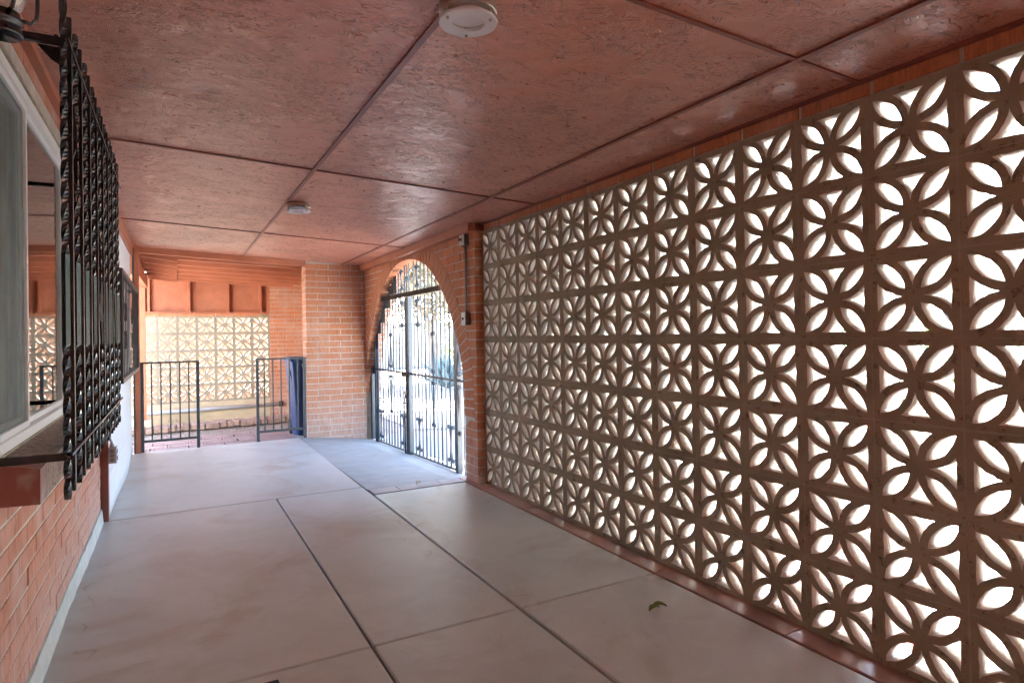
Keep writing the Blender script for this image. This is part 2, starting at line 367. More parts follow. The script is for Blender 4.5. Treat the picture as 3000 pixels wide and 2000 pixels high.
# ------------------------------------------------------------------ screen block walls
def lens(T1, T2, s_, n, jit, r_):
    a, b = Vector(T1), Vector(T2); d = b-a; L = d.length; d.normalize(); nn = Vector((-d.y, d.x)); Rr = (L*L/4+s_*s_)/(2*s_)
    out = []
    for side in (1, -1):
        seq = range(n) if side == 1 else range(n, 0, -1)
        for i in seq:
            t = i/n; x = (t-.5)*L; y = math.sqrt(Rr*Rr-x*x)-(Rr-s_)
            p = a+d*(t*L)+nn*side*y
            out.append((p.x+r_.uniform(-jit, jit), p.y+r_.uniform(-jit, jit)))
    return out
def block_mesh(seed, depth, jit, mat, name, mat2='block_paint'):
    r_ = random.Random(seed); hs = .5*S-.003; u = .5*S; J = jit/u
    holes = []
    for qx, qy in ((1, 1), (-1, 1), (-1, -1), (1, -1)):
        o_ = r_.uniform(-.012, .012)
        holes.append([(x*qx*u, y*qy*u) for x, y in lens((.172+o_, .172), (.84, .84+o_), .166+r_.uniform(-.01, .01), 9, J, r_)])
    for k_ in range(4):
        pts = []; C = (.91, .102); Rr = .918
        y0 = .255; ytop = .83
        left = []
        for i in range(9):
            y = y0+(ytop-y0)*i/8; x = C[0]-math.sqrt(max(0, Rr*Rr-(y-C[1])**2)); left.append((max(.004, x), y))
        base = [(left[-1][0]*(1-2*i/5), ytop) for i in range(1, 5)]
        tri = left[:] + base + [(-x, y) for x, y in reversed(left)][0:]
        tri = [(x+r_.uniform(-J, J), y+r_.uniform(-J, J)) for x, y in tri]
        ca, sa = ((1, 0), (0, 1), (-1, 0), (0, -1))[k_]
        holes.append([((x*ca-y*sa)*u, (x*sa+y*ca)*u) for x, y in tri])
    c_ = .004
    outer = [(-hs+c_, -hs), (hs-c_, -hs), (hs, -hs+c_), (hs, hs-c_), (hs-c_, hs), (-hs+c_, hs), (-hs, hs-c_), (-hs, -hs+c_)]
    me = flat_solid(outer, holes, depth, lambda a, b, c: (c, a, b), name); me.materials.append(M[mat]); me.materials.append(M[mat2])
    for p in me.polygons:      # the street side and the insides of the holes carry masonry paint
        if p.center.x > 1e-4 and max(abs(p.center.y), abs(p.center.z)) < hs-.002: p.material_index = 1
    return me
blocks = [block_mesh(40+i, .120, .0016, 'screen_block', 'screen_block') for i in range(7)]
wall = thing('screen_block_wall', 'tall wall of pierced petal pattern concrete blocks along the right side', 'wall', (XB+.04, 1.7, 0))
ncol = 21
for i in range(ncol):
    for j in range(7):
        yc = YB0-S*(i+.5); zc = S*(j+.5)*.999
        link('screen_block', rnd.choice(blocks), None, wall, (XB+rnd.uniform(-.0012, .0018), yc+rnd.uniform(-.0008, .0008), zc+rnd.uniform(-.0008, .0008)), (rnd.uniform(-.002, .002), 0, rnd.uniform(-.003, .003)))
mo = MB()
for i in range(ncol+1): mo.box(XB+.002, XB+.114, YB0-S*i-.0045, YB0-S*i+.0045, 0, 7*S)
for j in range(1, 8): mo.box(XB+.0015, XB+.1145, YB0-S*ncol, YB0, S*j*.999-.0045, S*j*.999+.0045)
mo.build('mortar', 'mortar_dark', wall)
# brick cap course
for i in range(ncol):
    a = YB0-S*(i+1)+.008-.02; link('brick', box_mesh('brick', .10, S-.014, .060, .003, 'brick'), None, wall, (XB+.052+rnd.uniform(-.001, .002), a+(S-.014)/2, 2.1385+.031))
MB().box(XB+.008, XB+.095, YB0-S*ncol, YB0, 2.1395, 2.235).build('cap_mortar', 'mortar', wall)

# ------------------------------------------------------------------ arch wall
AR = [(5.028, -.15), (5.03, .5), (5.045, .8), (5.075, .985), (5.14, 1.15), (5.217, 1.285), (5.344, 1.489), (5.571, 1.736), (5.878, 1.942), (6.197, 2.05), (6.55, 2.092), (6.9, 2.064), (7.203, 1.964), (7.548, 1.764), (7.82, 1.517), (8.03, 1.244), (8.16, .951), (8.235, .6), (8.262, .3), (8.27, -.15)]
def catmull(P, n=10):
    out = []
    for i in range(len(P)-1):
        p0, p1, p2, p3 = P[max(0, i-1)], P[i], P[i+1], P[min(len(P)-1, i+2)]
        for j in range(n):
            t = j/n; out.append(tuple(.5*((2*b)+(-a+c)*t+(2*a-5*b+4*c-d)*t*t+(-a+3*b-3*c+d)*t**3) for a, b, c, d in zip(p0, p1, p2, p3)))
    out.append(P[-1]); return out
arc = catmull(AR, 10)
cum = [0]
for a, b in zip(arc, arc[1:]): cum.append(cum[-1]+math.dist(a, b))
def at_arc(s_):
    s_ = max(0, min(cum[-1]-1e-6, s_))
    import bisect
    i = bisect.bisect_right(cum, s_)-1; t = (s_-cum[i])/(cum[i+1]-cum[i]); a, b = arc[i], arc[i+1]
    p = (a[0]+(b[0]-a[0])*t, a[1]+(b[1]-a[1])*t); j0, j1 = max(0, i-6), min(len(arc)-1, i+7)
    tx, ty = arc[j1][0]-arc[j0][0], arc[j1][1]-arc[j0][1]; l = math.hypot(tx, ty)
    return p, (-ty/l, tx/l)
RW = .205
aw = thing('arch_wall', 'orange brick wall with the large arched gateway and a ring of bricks on edge', 'wall', (XA+.1, 6.6, 0))
ztop, YE0, YE1 = 2.19, YB0, 8.62
inset = [(p[0]+q[0]*.006, p[1]+q[1]*.006) for p, q in (at_arc(s_) for s_ in [cum[-1]*i/120 for i in range(121)])]
poly = [(YE0+.004, -.15)] + inset + [(YE1, -.15), (YE1, ztop+.03), (YE0+.004, ztop+.03)]
link('mortar', flat_solid(poly, [], .190, lambda a, b, c: (XA+.0035+c, a, b), 'mortar'), 'mortar', aw)
def prism(pts, x0, x1, name, mat, parent):
    k_ = MB(); n_ = len(pts)
    k_.rings([[(x0, a, b) for a, b in pts], [(x1, a, b) for a, b in pts]])
    return k_.build(name, mat, parent)
# ring of bricks set on edge, their heads facing the porch
s0 = next(c_ for c_, p in zip(cum, arc) if p[1] > .50); s1 = cum[-1]-next(cum[-1]-c_ for c_, p in zip(reversed(cum), reversed(arc)) if p[1] > .50)
nr = int((s1-s0)/.0765); st_ = (s1-s0)/nr; outer_ring = []
for i in range(nr):
    pts = []
    for s_, lim in ((s0+i*st_+.007, 0), (s0+(i+1)*st_-.007, 0)):
        p, q = at_arc(s_); l_ = RW
        if q[1] > 0 and p[1]+q[1]*l_ > ztop: l_ = (ztop-p[1])/q[1]
        pts.append((p, (p[0]+q[0]*(l_-.005), p[1]+q[1]*(l_-.005)))); 
    outer_ring.append(pts[0][1]); x_ = XA+rnd.uniform(-.0015, .0015)
    prism([pts[0][0], pts[1][0], pts[1][1], pts[0][1]], x_, XA+.202, 'arch_brick', 'brick', aw)
def outer_y(z, side):
    """where the outside of the ring is at height z"""
    c_ = [p for p in outer_ring if (p[0] < 6.6) == (side == 0)]
    if z < .50:
        q = [p for p in arc if (p[0] < 6.6) == (side == 0)]; b = min(q, key=lambda p: abs(p[1]-z)); return b[0]+(-.0 if side == 0 else .0)
    b = sorted(c_, key=lambda p: abs(p[1]-z))[:2]
    if abs(b[0][1]-b[1][1]) < 1e-4: return b[0][0]
    t = (z-b[0][1])/(b[1][1]-b[0][1]); t = max(-.6, min(1.6, t)); return b[0][0]+(b[1][0]-b[0][0])*t
BL = .290
row = 0; z = -.085
while z < ztop-.01:
    z1 = min(z+CO-.010, ztop)
    for side in (0, 1):
        off = BL/2 if row % 2 else 0
        ya0, ya1 = outer_y(z+.003, side), outer_y(z1-.003, side)
        if side == 0: start, end = YE0, max(ya0, ya1)
        else: start, end = YE1, min(ya0, ya1)
        p = start; first = True; sg = 1 if side == 0 else -1
        while (end-p)*sg > .02:
            ln = (BL*.5 if (first and off) else BL)-.010; first = False
            q = p+sg*ln
            if (q-end)*sg > -.012 or z1 > 2.1:
                lim0, lim1 = ya0-sg*.008, ya1-sg*.008
                e0 = lim0 if (q-lim0)*sg > 0 else q; e1 = lim1 if (q-lim1)*sg > 0 else q
                if (e0-p)*sg > .01 or (e1-p)*sg > .01:
                    e0 = e0 if (e0-p)*sg > .004 else p+sg*.004; e1 = e1 if (e1-p)*sg > .004 else p+sg*.004
                    pts = [(p, z), (e0, z), (e1, z1), (p, z1)]
                    prism(pts, XA+rnd.uniform(-.0015, .0015), XA+.201, 'brick', 'brick', aw)
                if (e0-lim0)*sg >= -1e-6 and (e1-lim1)*sg >= -1e-6: break
            else:
                prism([(p, z), (q, z), (q, z1), (p, z1)], XA+rnd.uniform(-.0015, .0015), XA+.201, 'brick', 'brick', aw)
            p = q+sg*.010
    z += CO; row += 1
# ------------------------------------------------------------------ brick pier closing the far end
def brick_panel(parent, axis, face, a0, a1, z0, z1, mat, depth=.1, holes=(), phase=0, sgn=1, jit=.0015):
    """horizontal courses; axis 'x' panel faces -Y at y=face, axis 'y' faces +X at x=face (sgn=+1 outward)"""
    r_ = 0; z = z0
    while z < z1-.015:
        h_ = min(CO-.010, z1-z); p = a0 - (BL/2 if (r_+phase) % 2 else 0)
        while p < a1-.012:
            s_, e_ = max(p, a0), min(p+BL-.010, a1)
            segs = [(s_, e_)]
            for (h0, h1, hz0, hz1) in holes:
                if z+h_ > hz0+.01 and z < hz1-.01:
                    segs = [q for a, b in segs for q in ((a, min(b, h0)), (max(a, h1), b)) if q[1]-q[0] > .012]
            for a, b in segs:
                if b-a < .012: continue
                j_ = rnd.uniform(-jit, jit)
                if axis == 'x':
                    link('brick', box_mesh('brick', round(b-a, 2), depth, round(h_, 3), .0025, mat), None, parent, ((a+b)/2, face+depth/2+j_, z+h_/2))
                else:
                    link('brick', box_mesh('brick', depth, round(b-a, 2), round(h_, 3), .0025, mat), None, parent, (face-sgn*(depth/2)+j_, (a+b)/2, z+h_/2))
            p += BL
        z += CO; r_ += 1
YP = 8.22
pier = thing('brick_pier', 'broad brick pier with thick pale mortar joints beside the gate arch', 'wall', (1.87, YP+.1, 0))
MB().box(1.494, 2.243, YP+.004, YP+.28, -.13, 2.31).build('mortar', 'mortar', pier)
brick_panel(pier, 'x', YP, 1.487, 2.243, -.095, 2.21, 'brick_pier', .1, phase=1)
brick_panel(pier, 'y', 1.487, YP+.105, YP+.285, -.095, 2.17, 'brick_pier', .05, sgn=-1)

# ------------------------------------------------------------------ ceiling
ceil = empty('ceiling'); ceil['kind'] = 'structure'
XS = [-.47, .757, 1.947, 2.44]; YS = [-2.2, -1.0, 1.44, 3.86, 6.37, 8.26]
def sheet(x0, x1, y0, y1, t, dz=0):
    k_ = MB(); k_.rings([[(x0, y0, CZ(x0)+dz), (x1, y0, CZ(x1)+dz), (x1, y1, CZ(x1)+dz), (x0, y1, CZ(x0)+dz)], [(x0, y0, CZ(x0)+dz+t), (x1, y0, CZ(x1)+dz+t), (x1, y1, CZ(x1)+dz+t), (x0, y1, CZ(x0)+dz+t)]]); return k_
for i in range(3):
    for j in range(5):
        sheet(XS[i]+.001, XS[i+1]-.001, YS[j]+.001, YS[j+1]-.001, .012, rnd.uniform(0, .0015)).build('strand_board_panel', 'strand_board', ceil)
for x in XS[1:3]: sheet(x-.011, x+.011, YS[0], YS[-1]-.04, .012, -.008).build('cover_strip', 'red_wood_dark', ceil)
for y in YS[1:-1]:
    for i in range(3): sheet(XS[i]+(.012 if i else .04), XS[i+1]-.012 if i < 2 else 2.30, y-.009, y+.009, .012, -.0065).build('cover_strip', 'red_wood_dark', ceil)
nh = MB()
for i in range(3):
    for j in range(1, 5):
        for x in [XS[i]+.03+(min(XS[i+1], 2.28)-XS[i]-.06)*q/2 for q in range(3)]:
            for q in range(9):
                y = YS[j]+.05+(YS[j+1]-YS[j]-.10)*q/8; nh.lathe([(0, 0), (.0035, 0), (.0035, -.0012), (0, -.0012)], (x+rnd.uniform(-.006, .006), y+rnd.uniform(-.02, .02), CZ(x)-.0005), 6)
nails = nh.build('nail_heads', 'red_wood_dark', ceil); nails['kind'] = 'stuff'
MB().box(-.458, -.425, -2.2, 5.2, 2.300, 2.3315).build('corner_strip', 'red_wood', ceil)
MB().box(-.42, -.39, 5.27, 8.16, 2.22, 2.329).build('corner_strip', 'red_wood', ceil)
MB().box(2.175, 2.243, YB0-.03, YP-.003, 2.128, 2.2).build('ledger_board', 'red_wood', ceil)
MB().box(2.290, 2.3155, -2.2, YB0-.035, 2.186, 2.1965).build('edge_strip', 'red_wood_dark', ceil)
MB().box(2.25, 2.34, YB0-.035, YB0-.004, 2.135, 2.1975).build('blocking', 'red_wood_dark', ceil)
# roof above, overhanging
rf = MB(); rf.box(-9, 2.48, -2.6, 8.3, 2.45, 2.60); rf.box(-1.0, 2.48, 8.3, 13.0, 2.50, 2.62); structure('roof', rf, 'roofing')
fa = MB().box(2.48, 2.52, -2.6, 13, 2.38, 2.62); structure('roof_fascia', fa, 'red_wood')
rr = MB(); rr.box(-9, -.47, -2.5, 8.2, 2.345, 2.44); rr.box(-.47, 2.47, -2.5, -2.21, 2.345, 2.44); structure('roof_soffit', rr, 'red_wood')

# ------------------------------------------------------------------ left brick wall and window
WX = -.458
W0, W1, WZ0, WZ1 = 1.96, 3.92, .935, 2.19
lw = thing('window_wall', 'pink brick house wall with pale joints around and below the barred window', 'wall', (WX-.1, 3.5, 0))
mm = MB()
mm.box(WX-.2, WX-.004, -2.2, W0, .02, 2.345); mm.box(WX-.2, WX-.004, W1, 5.2, .02, 2.345)
mm.box(WX-.2, WX-.004, W0, W1, .02, WZ0-.09); mm.box(WX-.2, WX-.004, W0, W1, WZ1, 2.345)
mm.build('mortar', 'mortar', lw)
brick_panel(lw, 'y', WX, 1.6, 5.195, .095, 2.34, 'brick_left', .09, holes=((W0, W1, WZ0-.06, WZ1),), jit=.002)
MB().box(WX-.09, WX-.002, -2.2, 1.595, .095, 2.34).build('plain_brickwork', 'brick_left', lw)
kb = MB(); ky = 1.6; prevx = None
rs = []
for i in range(61):
    y = -2.0+7.2*i/60; w_ = .012+.004*math.sin(i*.37)+rnd.uniform(-.0025, .0025); t_ = .092+rnd.uniform(-.004, .004)
    rs.append([(WX-.05, y, -.02), (WX+w_+.006, y, -.02), (WX+w_, y, .05), (WX+w_*.6, y, t_), (WX-.05, y, t_+.004)])
kb.rings(rs); kb.build('cement_kerb', 'kerb_cement', lw)
MB().box(-.475, -.412, 5.205, 5.268, -.0, 2.30).build('corner_board', 'red_wood_dark', lw)
# sill of bricks on edge
SX, SY0 = -.352, 2.30
sl_ = empty('sill', (-.40, 3.1, .85)); sl_.parent = lw; sl_.location = Vector((-.40, 3.1, .85))-lw.location
y = SY0; i = 0
while y < 3.98:
    e_ = y+.0725
    k_ = MB(); z0b, z0t = .785, .885
    k_.rings([[(WX-.02, yy, z0b), (SX, yy, z0b-.004), (SX, yy, z0t), (WX-.02, yy, z0t+.028)] for yy in (y, e_)])
    k_.build('sill_brick', 'sill_end' if i == 0 else 'sill_brick', sl_)
    y = e_+.0035; i += 1
MB().box(WX-.02, SX-.006, SY0+.004, 3.98, .79, .878).build('sill_mortar', 'caulk', sl_)

win = thing('sliding_window', 'white vinyl sliding window with screen and pale curtain behind the scrolled bars', 'window', (-.49, 2.94, WZ0))
FX = -.468
def frame(parent, name, mat, y0, y1, z0, z1, wd, x0, x1):
    k_ = MB(); k_.box(x0, x1, y0, y1, z0, z0+wd); k_.box(x0, x1, y0, y1, z1-wd, z1); k_.box(x0+.0005, x1-.0005, y0, y0+wd, z0+wd, z1-wd); k_.box(x0+.0005, x1-.0005, y1-wd, y1, z0+wd, z1-wd)
    return k_.build(name, mat, parent)
frame(win, 'outer_frame', 'white_vinyl', W0+.01, W1-.01, WZ0-.02, WZ1-.005, .034, FX-.09, FX)
frame(win, 'caulk_line', 'caulk', W0+.002, W1-.002, WZ0-.03, WZ1+.004, .010, FX-.02, FX+.006)
YM = 2.93
s1_ = frame(win, 'screen_frame', 'white_vinyl', W0+.045, YM, WZ0+.015, WZ1-.04, .022, FX-.030, FX-.010)
MB().box(FX-.021, FX-.020, W0+.067, YM-.022, WZ0+.037, WZ1-.062).build('insect_screen', 'insect_screen', s1_)
s2_ = frame(win, 'sash', 'white_vinyl', W0+.045, YM+.03, WZ0+.016, WZ1-.041, .035, FX-.060, FX-.034)
MB().box(FX-.048, FX-.045, W0+.08, YM-.005, WZ0+.05, WZ1-.075).build('pane', 'pane_glass', s2_)
s3_ = frame(win, 'sash', 'white_vinyl', YM-.035, W1-.045, WZ0+.0165, WZ1-.0405, .030, FX-.033, FX-.0305)
s3_.data.transform(Matrix.Identity(4))
MB().box(FX-.029, FX-.026, YM+.0, W1-.08, WZ0+.045, WZ1-.07).build('pane', 'pane_glass', s3_)
frame(win, 'glazing_bead', 'white_vinyl', YM-.0, W1-.046, WZ0+.02, WZ1-.044, .022, FX-.030, FX-.018)
cu_ = MB(); rs = []
for i in range(160):
    y = W0+(YM+.45-W0)*i/159; x = FX-.17+.018*math.sin(i*.62)+.006*math.sin(i*1.9); rs.append([(x, y, WZ0-.1), (x-.003, y, WZ0-.1), (x-.003, y, WZ1+.02), (x, y, WZ1+.02)])
cu_.rings(rs); tag(cu_.build('curtain', 'curtain', None, True), 'grey green pleated curtain hanging inside the sliding window', 'curtain')
rm = MB(); rm.box(-3.6, -3.5, -2.2, 8.1, 0, 2.45); rm.box(-3.5, FX-.21, -2.2, 8.1, .0, .05); rm.box(-3.5, FX-.21, -2.2, 8.1, 2.40, 2.44); rm.box(-3.5, FX-.21, -2.3, -2.2, 0, 2.45); rm.box(-3.5, FX-.21, 8.05, 8.15, 0, 2.45)
structure('room_inside', rm, 'room_wall')
# ------------------------------------------------------------------ white stucco wall with the small barred window
SXF = -.42; V0, V1, VZ0, VZ1 = 5.55, 7.40, 1.0, 1.72
sw = thing('stucco_wall', 'white stucco house wall between the brickwork and the courtyard opening', 'wall', (SXF-.1, 6.7, 0))
mm = MB(); mm.box(SXF-.24, SXF, 5.27, V0, -.02, 2.40); mm.box(SXF-.24, SXF, V1, 8.14, -.02, 2.40); mm.box(SXF-.24, SXF, V0, V1, -.02, VZ0); mm.box(SXF-.24, SXF, V0, V1, VZ1, 2.40)
mm.build('stucco', 'stucco', sw)
# soft flare of render along its foot
rs = []
for i in range(31):
    y = 5.27+2.87*i/30; b_ = .022*math.exp(-((y-6.9)/.8)**2)
    rs.append([(SXF-.02, y, -.01), (SXF+.001+b_*1.0, y, -.01), (SXF+.001+b_*.6, y, .10), (SXF+.001, y, .28), (SXF-.02, y, .3)])
k_ = MB(); k_.rings(rs); k_.build('render_foot', 'stucco', sw, True)
sm = thing('small_window', 'small white framed window in the stucco wall behind the plain bar guard', 'window', (SXF-.04, 6.47, VZ0))
frame(sm, 'frame', 'white_vinyl', V0-.035, V1+.035, VZ0-.035, VZ1+.035, .06, SXF-.05, SXF+.02)
MB().box(SXF-.03, SXF-.026, V0+.02, V1-.02, VZ0+.02, VZ1-.02).build('pane', 'pane_glass', sm)
MB().box(SXF-.01, SXF-.003, (V0+V1)/2-.015, (V0+V1)/2+.015, VZ0+.02, VZ1-.02).build('mullion', 'white_vinyl', sm)

# ------------------------------------------------------------------ wrought iron
def twisted(h, a, turns, z0=0, parts=None, nper=14):
    """square bar, twisted over the given parts of its height"""
    parts = parts or [(0, h)]
    zs = sorted(set([0, h]+[z for p in parts for z in p]+[p[0]+(p[1]-p[0])*i/max(1, int((p[1]-p[0])*turns*nper)) for p in parts for i in range(int((p[1]-p[0])*turns*nper)+1)]))
    ang = 0; rs = []; pz = zs[0]
    for z in zs:
        mid = (z+pz)/2
        if any(p[0] < mid < p[1] for p in parts): ang += (z-pz)*turns*2*math.pi
        pz = z
        rs.append([(a/2*math.sqrt(2)*math.cos(ang+math.pi/4+q*math.pi/2), a/2*math.sqrt(2)*math.sin(ang+math.pi/4+q*math.pi/2), z0+z) for q in range(4)])
    return MB().rings(rs)
def spiral(cx, cy, r, a0, turns, sgn, n=18, r1=.2):
    """points running inwards from radius r"""
    return [(cx+r*(1-(1-r1)*i/n)*math.cos(a0+sgn*turns*2*math.pi*i/n), cy+r*(1-(1-r1)*i/n)*math.sin(a0+sgn*turns*2*math.pi*i/n)) for i in range(n+1)]
def c_scroll(side, z0, z1, wd, curl):
    """C-shaped strap beside a bar at a=0: belly touches the bar, ends curl outwards"""
    h = z1-z0; top = spiral(side*wd, z1-curl, curl, math.pi/2 if side > 0 else math.pi/2, 1.15, -side)
    bot = spiral(side*wd, z0+curl, curl, -math.pi/2, 1.15, side)
    n = 14; body = []
    for i in range(n+1):
        t = i/n; a = side*(wd-(wd-.006)*math.sin(math.pi*t)**.6) if 0 < t < 1 else side*wd
        body.append((a, z0+h*t))
    return list(reversed(bot)) + body[1:-1] + top
def lyre(side, z0, z1, wd, curl, up_=1):
    """long leaf: starts on the bar, swells out, ends in a curl"""
    out = []
    for i in range(15):
        t = i/14; out.append((side*(.006+(wd)*math.sin(math.pi*min(1, t*1.0)*.5)**1.2), z0+(z1-z0)*t*.86 if up_ > 0 else z1-(z1-z0)*t*.86))
    ex, ez = out[-1]
    out += [(x_, z_) for x_, z_ in spiral(ex-side*curl, ez, curl, 0 if side > 0 else math.pi, 1.3, side*up_)]
    return out

GX = -.27
gr = thing('window_grille', 'black wrought iron window guard of twisted and plain bars with scrolls', 'window guard', (GX, 3.1, .81))
HB = 1.435
tw = twisted(HB, .0145, 4.2, 0, [(.0, .44), (.70, HB)], 20).mesh('twisted_bar'); tw.materials.append(M['black_iron'])
pb = MB().box(-.0068, .0068, -.0068, .0068, 0, HB, .001).mesh('plain_bar'); pb.materials.append(M['black_iron'])
GY = [2.178+.1188*i for i in range(17)]
for i, y in enumerate(GY):
    if i % 2 == 0: link('twisted_bar', tw, None, gr, (GX, y, .812), (0, 0, rnd.uniform(0, .5)))
    else: link('plain_bar', pb, None, gr, (GX, y, .812))
for z in (2.130, .940): MB().box(GX-.019, GX-.0095, GY[0]-.02, GY[-1]+.11, z-.004, z+.004).build('rail', 'black_iron', gr); 
for z in (2.130, .940):
    MB().box(GX+.0095, GX+.015, GY[0]-.018, GY[-1]+.10, z-.004, z+.004).build('rail', 'black_iron', gr)
for y in (GY[0]-.012, GY[-1]+.10):
    for z in (2.118, .936): MB().box(WX-.01, GX-.0, y-.007, y+.007, z-.011, z+.011).build('wall_arm', 'black_iron', gr)
k_ = MB(); k_.rings([[(GX-.062, GY[0]+yy, 2.107), (GX-.005, GY[0]+yy, 2.107), (GX-.006, GY[0]+yy, 2.055), (GX-.03, GY[0]+yy, 2.07)] for yy in (.0, .006)]); k_.build('bracket_plate', 'black_iron', gr)
def grille_scroll(yc, z0, z1, parent, x, mat, wd=.038, curl=.017, th=.004, sw_=.012):
    k_ = MB()
    for side in (1, -1): k_.strap([(yc+a, b) for a, b in c_scroll(side, z0, z1, wd, curl)], sw_, th, lambda a, b, d: (x+d, a, b))
    return k_.build('scroll', mat, parent)
grille_scroll(GY[2], 1.70, 2.00, gr, GX, 'black_iron', .045, .020)
grille_scroll(GY[8], 1.42, 1.72, gr, GX, 'black_iron', .045, .020)
grille_scroll(GY[8], 1.14, 1.38, gr, GX, 'black_iron', .045, .020)
grille_scroll(GY[14], 1.14, 1.50, gr, GX, 'black_iron', .045, .020)
for y in GY:
    for z in (2.130, .940):
        pass

G2X = -.333
g2 = thing('plain_window_guard', 'grey iron guard of plain bars boxed over the small window', 'window guard', (G2X, 6.4, .95))
a0, a1, z0, z1 = 5.24, 7.52, .955, 1.785
frame(g2, 'front_frame', 'steel_grey', a0, a1, z0, z1, .034, G2X-.017, G2X+.017)
for y in (a0+.001, a1-.035):
    for z in (z0+.0005, z1-.0345): MB().box(SXF-.0, G2X-.0175, y, y+.032, z, z+.033).build('side_arm', 'steel_grey', g2)
nb = 12
for i in range(1, nb):
    y = a0+(a1-a0)*i/nb; MB().box(G2X-.0035, G2X+.0035, y-.008, y+.008, z0+.034, z1-.034).build('bar', 'steel_grey', g2)
for i in (3, 8):
    y = a0+(a1-a0)*i/nb
    grille_scroll(y, 1.42, 1.56, g2, G2X, 'steel_grey', .035, .014); grille_scroll(y, 1.20, 1.34, g2, G2X, 'steel_grey', .035, .014)

# ------------------------------------------------------------------ arched gate
PX = 2.335
gt = thing('arched_iron_gate', 'tall blue grey iron gate with twisted bars and scrolls filling the brick arch', 'gate', (PX, 6.65, -.1))
def top_at(y):
    q = sorted(arc, key=lambda p: abs(p[0]-y))
    q = [p for p in q[:8] if p[1] > .3] or q[:1]
    return sum(p[1] for p in q[:2])/len(q[:2])
def gbot(y): return gz(PX, y)+.012
def gbar(y, z0, z1, tws, parent, name='bar', a=.013):
    if tws: me_ = twisted(z1-z0, a*1.08, 8.5, 0, None, 8).mesh('twisted_bar'); link('twisted_bar', me_, 'gate_iron', parent, (PX, y, z0))
    else: MB().box(PX-a/2, PX+a/2, y-a/2, y+a/2, z0, z1).build('plain_bar', 'gate_iron', parent)
HZ = 1.72
def post(y, z0, z1, wd=.05, dp=.05, parent=gt, nm='post'): return MB().box(PX-dp/2, PX+dp/2, y-wd/2, y+wd/2, z0, z1, .002).build(nm, 'gate_iron', parent)
post(8.215, -.10, .93, .06, .05); post(8.02, -.115, 1.20, .055); post(5.375, -.06, 1.40, .055); 
post(6.79, -.12, HZ-.025, .045); post(6.715, -.12, HZ-.025, .05)
MB().box(PX-.055, PX-.0255, 5.70, 7.68, HZ-.022, HZ+.028).build('cross_bar', 'brown_steel', gt)
for (ya, yb) in ((5.41, 6.68), (6.83, 7.985)):
    for z in (.835,): MB().box(PX-.012, PX+.012, ya, yb, z-.010, z+.010).build('rail', 'gate_iron', gt)
    k_ = MB(); k_.rings([[(PX+dx, yy, gbot(yy)+.0+dz) for dx, dz in ((-.012, 0), (.012, 0), (.012, .018), (-.012, .018))] for yy in (ya, yb)]); k_.build('bottom_rail', 'gate_iron', gt)
def leaf_bars(ys_, phase):
    for i, y in enumerate(ys_):
        zt = min(HZ-.023, top_at(y)-.012); t_ = (i+phase) % 2 == 0
        gbar(y, gbot(y)+.018, zt, t_, gt)
        if top_at(y) > HZ+.06: gbar(y, HZ+.029, top_at(y)-.008, t_, gt)
RY = [5.455+i*(6.66-5.455)/11 for i in range(0, 11)]; LYs = [6.86+i*(7.97-6.86)/10 for i in range(0, 11)]
leaf_bars(RY, 1); leaf_bars(LYs, 0)
for y in (6.715, 6.79): gbar(y, HZ+.029, top_at(y)-.008, y > 6.75, gt)
gbar(8.10, -.09, top_at(8.10)-.02, True, gt); gbar(5.10, -.04, top_at(5.10)-.02, True, gt); gbar(5.24, -.05, top_at(5.24)-.02, False, gt)
MB().box(PX-.012, PX+.012, 5.05, 5.345, .825, .845).build('rail', 'gate_iron', gt); MB().box(PX-.012, PX+.012, 8.05, 8.19, .825, .845).build('rail', 'gate_iron', gt)
# steel filler plates stepping round the arch
for ya, yb in ((8.05, 8.18), (7.93, 8.05), (7.80, 7.93), (7.62, 7.80), (7.40, 7.62), (7.15, 7.40), (5.10, 5.22)):
    lo = min(top_at(ya), top_at(yb))-.10; pts = [(ya, lo)]+[(ya+(yb-ya)*i/5, top_at(ya+(yb-ya)*i/5)-.004) for i in range(6)]+[(yb, lo)]
    k_ = MB(); k_.rings([[(PX-.003, a, b) for a, b in pts], [(PX+.003, a, b) for a, b in pts]]); k_.build('filler_plate', 'gate_iron', gt)
def gscroll(yc, z0, z1, wd=.05, curl=.022): grille_scroll(yc, z0, z1, gt, PX, 'gate_iron', wd, curl, .005, .014)
def glyre(yc, up_):
    k_ = MB()
    for side in (1, -1):
        if up_ > 0:   # narrow at the top with outward curls, wide down at the rail with inward curls
            path = list(reversed(spiral(yc+side*.030, 1.275, .022, math.pi/2, 1.1, -side)))+[(yc+side*(.008+.048*t**1.3), 1.275-.022+.022-.02-(1.255-.92)*t) for t in [i/12 for i in range(1, 13)]]+spiral(yc+side*.032, .90, .026, 0 if side > 0 else math.pi, 1.0, -side)
        else:
            path = list(reversed(spiral(yc+side*.030, .345, .022, -math.pi/2, 1.1, side)))+[(yc+side*(.008+.048*t**1.3), .365+(.745-.365)*t) for t in [i/12 for i in range(1, 13)]]+spiral(yc+side*.032, .765, .026, 0 if side > 0 else math.pi, 1.0, side)
        k_.strap(path, .014, .005, lambda a, b, d: (PX+d, a, b))
    k_.build('scroll', 'gate_iron', gt)
for yc in (RY[5], LYs[5], 6.75, 5.37, 8.03): glyre(yc, 1); glyre(yc, -1)
for yc, b_ in ((RY[1], -.02), (RY[9], -.0), (LYs[9], -.04), (LYs[1], -.03)): gscroll(yc, gbot(yc)+.06, gbot(yc)+.42)
for yc in (RY[9], LYs[1]): gscroll(yc, 1.36, 1.66, .042, .02); gscroll(yc, 1.79, 2.02, .04, .018)
